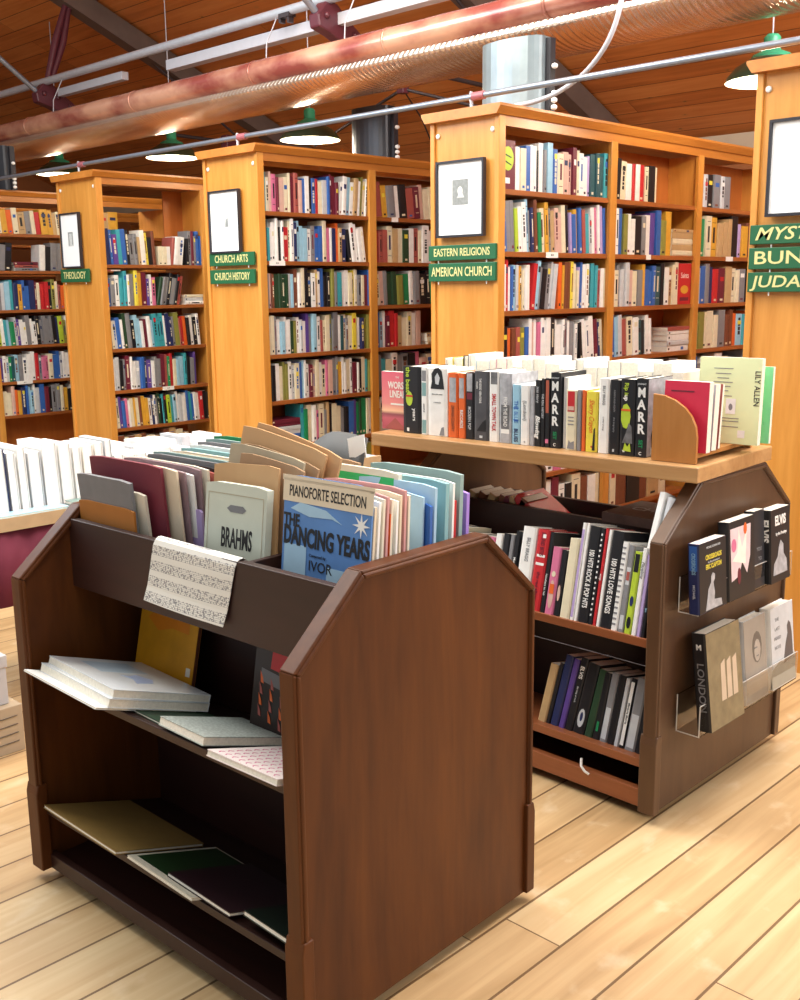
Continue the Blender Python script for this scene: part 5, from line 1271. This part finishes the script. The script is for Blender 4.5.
# yellow book leaning on the back
b_ = MB(); b_.box((0,-.125,0),(.012,.125,.27), plain('golden_yellow_cover','dd9a1d',.4,var=.22,scale=11)); x_, z_ = on_slope(.27, .002, Z1); o = b_.build('book', loc=(x_, 2.285, z_)); o.rotation_euler = (R(-2), R(14), 0); tag(o, 'golden yellow book leaning against the back above the glossy white pile', 'book')
p_ = MB(); p_.box((.0015,-.1255,.002),(.0105,.122,.2695), CM['B']); p_.build('page_block', o)
patch(o, [(-.09,.02),(-.05,.05),(-.01,.03),(.03,.045),(.09,.03),(.09,.0),(.02,.005),(-.04,-.01)], plain('orange_print','d97f18',.4), (-.0004,0,.16), '-x', 'orange_print'); patch(o, rect(.018,.022), M_PAGE, (-.0005,-.105,.065), '-x', 'price_sticker')
b_ = MB(); b_.box((0,-.115,0),(.012,.115,.255), plain('dark_brown_wrap','251512',.35,var=.2,scale=12)); x_, z_ = on_slope(.215, .004, Z1); o = b_.build('record_sleeve', loc=(x_, 1.745, z_)); o.rotation_euler = (R(2), R(8), 0)
tag(o, 'dark sleeve with orange red flame marks and red label leaning at the near end', 'record sleeve')
patch(o, [(-.06,-.04),(.09,-.05),(.095,.03),(-.055,.04)], CM['r'], (-.0006,.0,.205), '-x', 'red_label'); patch(o, [(-.09,-.015),(.09,-.03),(.10,.0),(-.09,.015)], plain('silver_strip','6f6d70',.3), (-.0006,0,.145), '-x', 'silver_strip')
for i in range(5):
    for j in range(4): patch(o, [(-.004,-.012),(.006,-.014),(.002,.0),(-.008,.014)], CM['O' if (i+j) % 2 else 'R'], (-.0008,.085-.036*i,.06+.026*j-.008*i), '-x', 'flame_mark')
# lower shelf
sflat(-.02, 2.265, 0, Z2, .35, .26, .009, plain('olive_tan_board','93763f',.6,var=.1), 'large olive tan book lying on the lower shelf by the far end panel', rz=-2)
o = sflat(-.015, 1.93, 0, Z2, .27, .26, .007, plain('pale_book_edge','d9d2bf',.5), 'white edged book with dark green cover lying on the lower shelf', rz=-3); patch(o, rect(.235,.25), plain('deep_green_cover','1f3a1d',.4), (.008,0,.0071), '+z', 'green_cover')
sflat(-.005, 1.80, .0075, Z2, .24, .24, .010, plain('dark_plum_cover','2e1a20',.35,var=.1), 'dark plum book lying over the green one on the lower shelf', rz=-3)
o = sflat(.0, 1.575, .0185, Z2, .16, .22, .012, plain('bottle_green_black_cover','17251d',.4,var=.15), 'blackish green book propped at the near end of the lower shelf', rz=-4); patch(o, rect(.12,.01), plain('dull_gilt','5b5430',.5), (0,-.03,.0121), '+z', 'gilt_lines')

# the mahogany trolley and its load stand turned a little
bpy.context.view_layer.update()
LM = Matrix.Translation((1.19, 1.44, 0)) @ Matrix.Rotation(R(2.0), 4, 'Z') @ Matrix.Translation((-1.155, -1.44, 0))
for o in [q_ for q_ in scene.objects if (q_ not in BEFORE_SHEETS or q_ is lt) and q_.parent is None]:
    o.matrix_world = LM @ o.matrix_world
# ---------------------------------------------------------------- table of white books beyond
tb = empty('table', (2.45, 3.85, 0), 'pale topped table with tan edge and burgundy cloth front, behind the mahogany trolley', 'table')
b_ = MB(); b_.box((-1.35,-.33,.72),(1.0,.33,.75), M_TRUNK); b_.build('tabletop', tb)
b_ = MB(); b_.box((-1.355,-.345,.705),(1.005,-.33,.752), M_CARD); b_.build('tan_edge', tb)
b_ = MB(); n = 90; vs = []
for i in range(n+1):
    x = -1.34 + 2.33*i/n; yy = -.325 + .008*math.sin(i*.9) + .005*math.sin(i*2.3)
    vs += [(x, yy, .43), (x, yy, .705), (x, yy+.006, .43), (x, yy+.006, .705)]
F = []
for i in range(n): a = 4*i; F += [(a, a+4, a+5, a+1), (a+2, a+3, a+7, a+6), (a+1, a+5, a+7, a+3), (a, a+2, a+6, a+4)]
b_.add(vs, F, M_BURG, None, True); b_.build('cloth_skirt', tb)
for sx in (-1.25, .9):
    for sy in (-.28, .28): b_ = MB(); b_.box((sx-.025, sy-.025, 0),(sx+.025, sy+.025, .72), M_STEEL); b_.build('leg', tb)
wc = ['w','l','w','w','e','w','w','l','w','w','w','e','w','l','w','w','w','e','w']
x = 1.42; rr_ = random.Random(11)
for k_ in range(22):
    t = rr_.uniform(.028, .058); h = rr_.uniform(.205, .235) if k_ < 14 else rr_.uniform(.13, .16); cd = wc[k_ % len(wc)]
    if k_ in (2, 4): cd = 'n'
    b_ = MB(); hw = t/2; bt = .003
    b_.box((-hw, 0, 0), (-hw+bt, .19, h), CM[cd]); b_.box((hw-bt, 0, 0), (hw, .19, h), CM[cd]); b_.box((-hw, .187, 0), (hw, .19, h), CM[cd])
    o = b_.build('hardback', loc=(x+hw, 3.60, .7515)); o.rotation_euler = (0, R(-2), 0)
    p_ = MB(); p_.box((-hw+bt, .004, .002), (hw-bt, .187, h-.002), plain('bright_pages', 'f4f4f1', .8, var=.02) if k_ == 0 else PGB); q_ = p_.build('page_block', o)
    if k_ == 0: PGB = q_.data.materials[0]
    ad = 'navy edged white' if cd == 'n' else CNAME[cd]
    tag(o, f'{ad} hardback with its page edges outward, {ordn(k_+1)} along the table row', 'hardback', 'white books on the table'); x += t + .008
for k_ in range(9):
    t = rr_.uniform(.04,.07); xx = 2.1 + k_*.085
    b_ = MB(); b_.box((-t/2,0,0),(t/2,.17,rr_.uniform(.13,.165)), CM['w' if k_ % 3 else 'l']); o = b_.build('hardback', loc=(xx, 3.86, .7515)); tag(o, f'white hardback in the rear row on the table, {ordn(k_+1)} along', 'hardback', 'rear row of white books on the table')
flat(1.70, 3.545, .7515, .07, .30, .008, plain('cyan_flat_cover','a8dcee',.3,var=.08), 'pale cyan booklet lying flat at the table edge', name='booklet', cat='booklet'); flat(2.02, 3.55, .7515, .08, .28, .014, plain('grey_teal_cover','7d9a94',.4,var=.12), 'grey teal book lying flat at the table edge behind the trolley corner'); flat(1.40, 3.545, .7515, .07, .25, .01, P_GREYC, 'grey booklet lying flat on the near end of the table', name='booklet', cat='booklet')

# boxes on the floor
def cbox(x0, x1, y0, y1, z0, z1, mat, label, lid=None):
    c = empty('storage_box', ((x0+x1)/2, (y0+y1)/2, z0), label, 'box'); w, d, h = (x1-x0)/2, (y1-y0)/2, z1-z0
    b_ = MB(); b_.box((-w,-d,0),(w,d,h), mat); b_.build('box_body', c, bevel=.003)
    if lid: b_ = MB(); b_.box((-w-.004,-d-.004,h-.04),(w+.004,d+.004,h+.003), lid); b_.build('lid', c, bevel=.003)
    return c
bx = cbox(.9, 1.50, 3.27, 3.75, 0, .165, plain('kraft_board','b7a58c',.7,var=.05), 'low kraft cardboard box with handwriting on the floor under the table')
for i in range(4):
    q_ = MB(); q_.tube([(.12, -.242, .035+.03*i), (.28, -.242, .04+.03*i)], .0012, P_CHAR, 4); q_.build('handwriting_line', bx)
cbox(.95, 1.47, 3.30, 3.85, .166, .335, M_GREYBOX, 'pale grey box with lid stacked on the kraft cardboard box', M_GREYBOX)
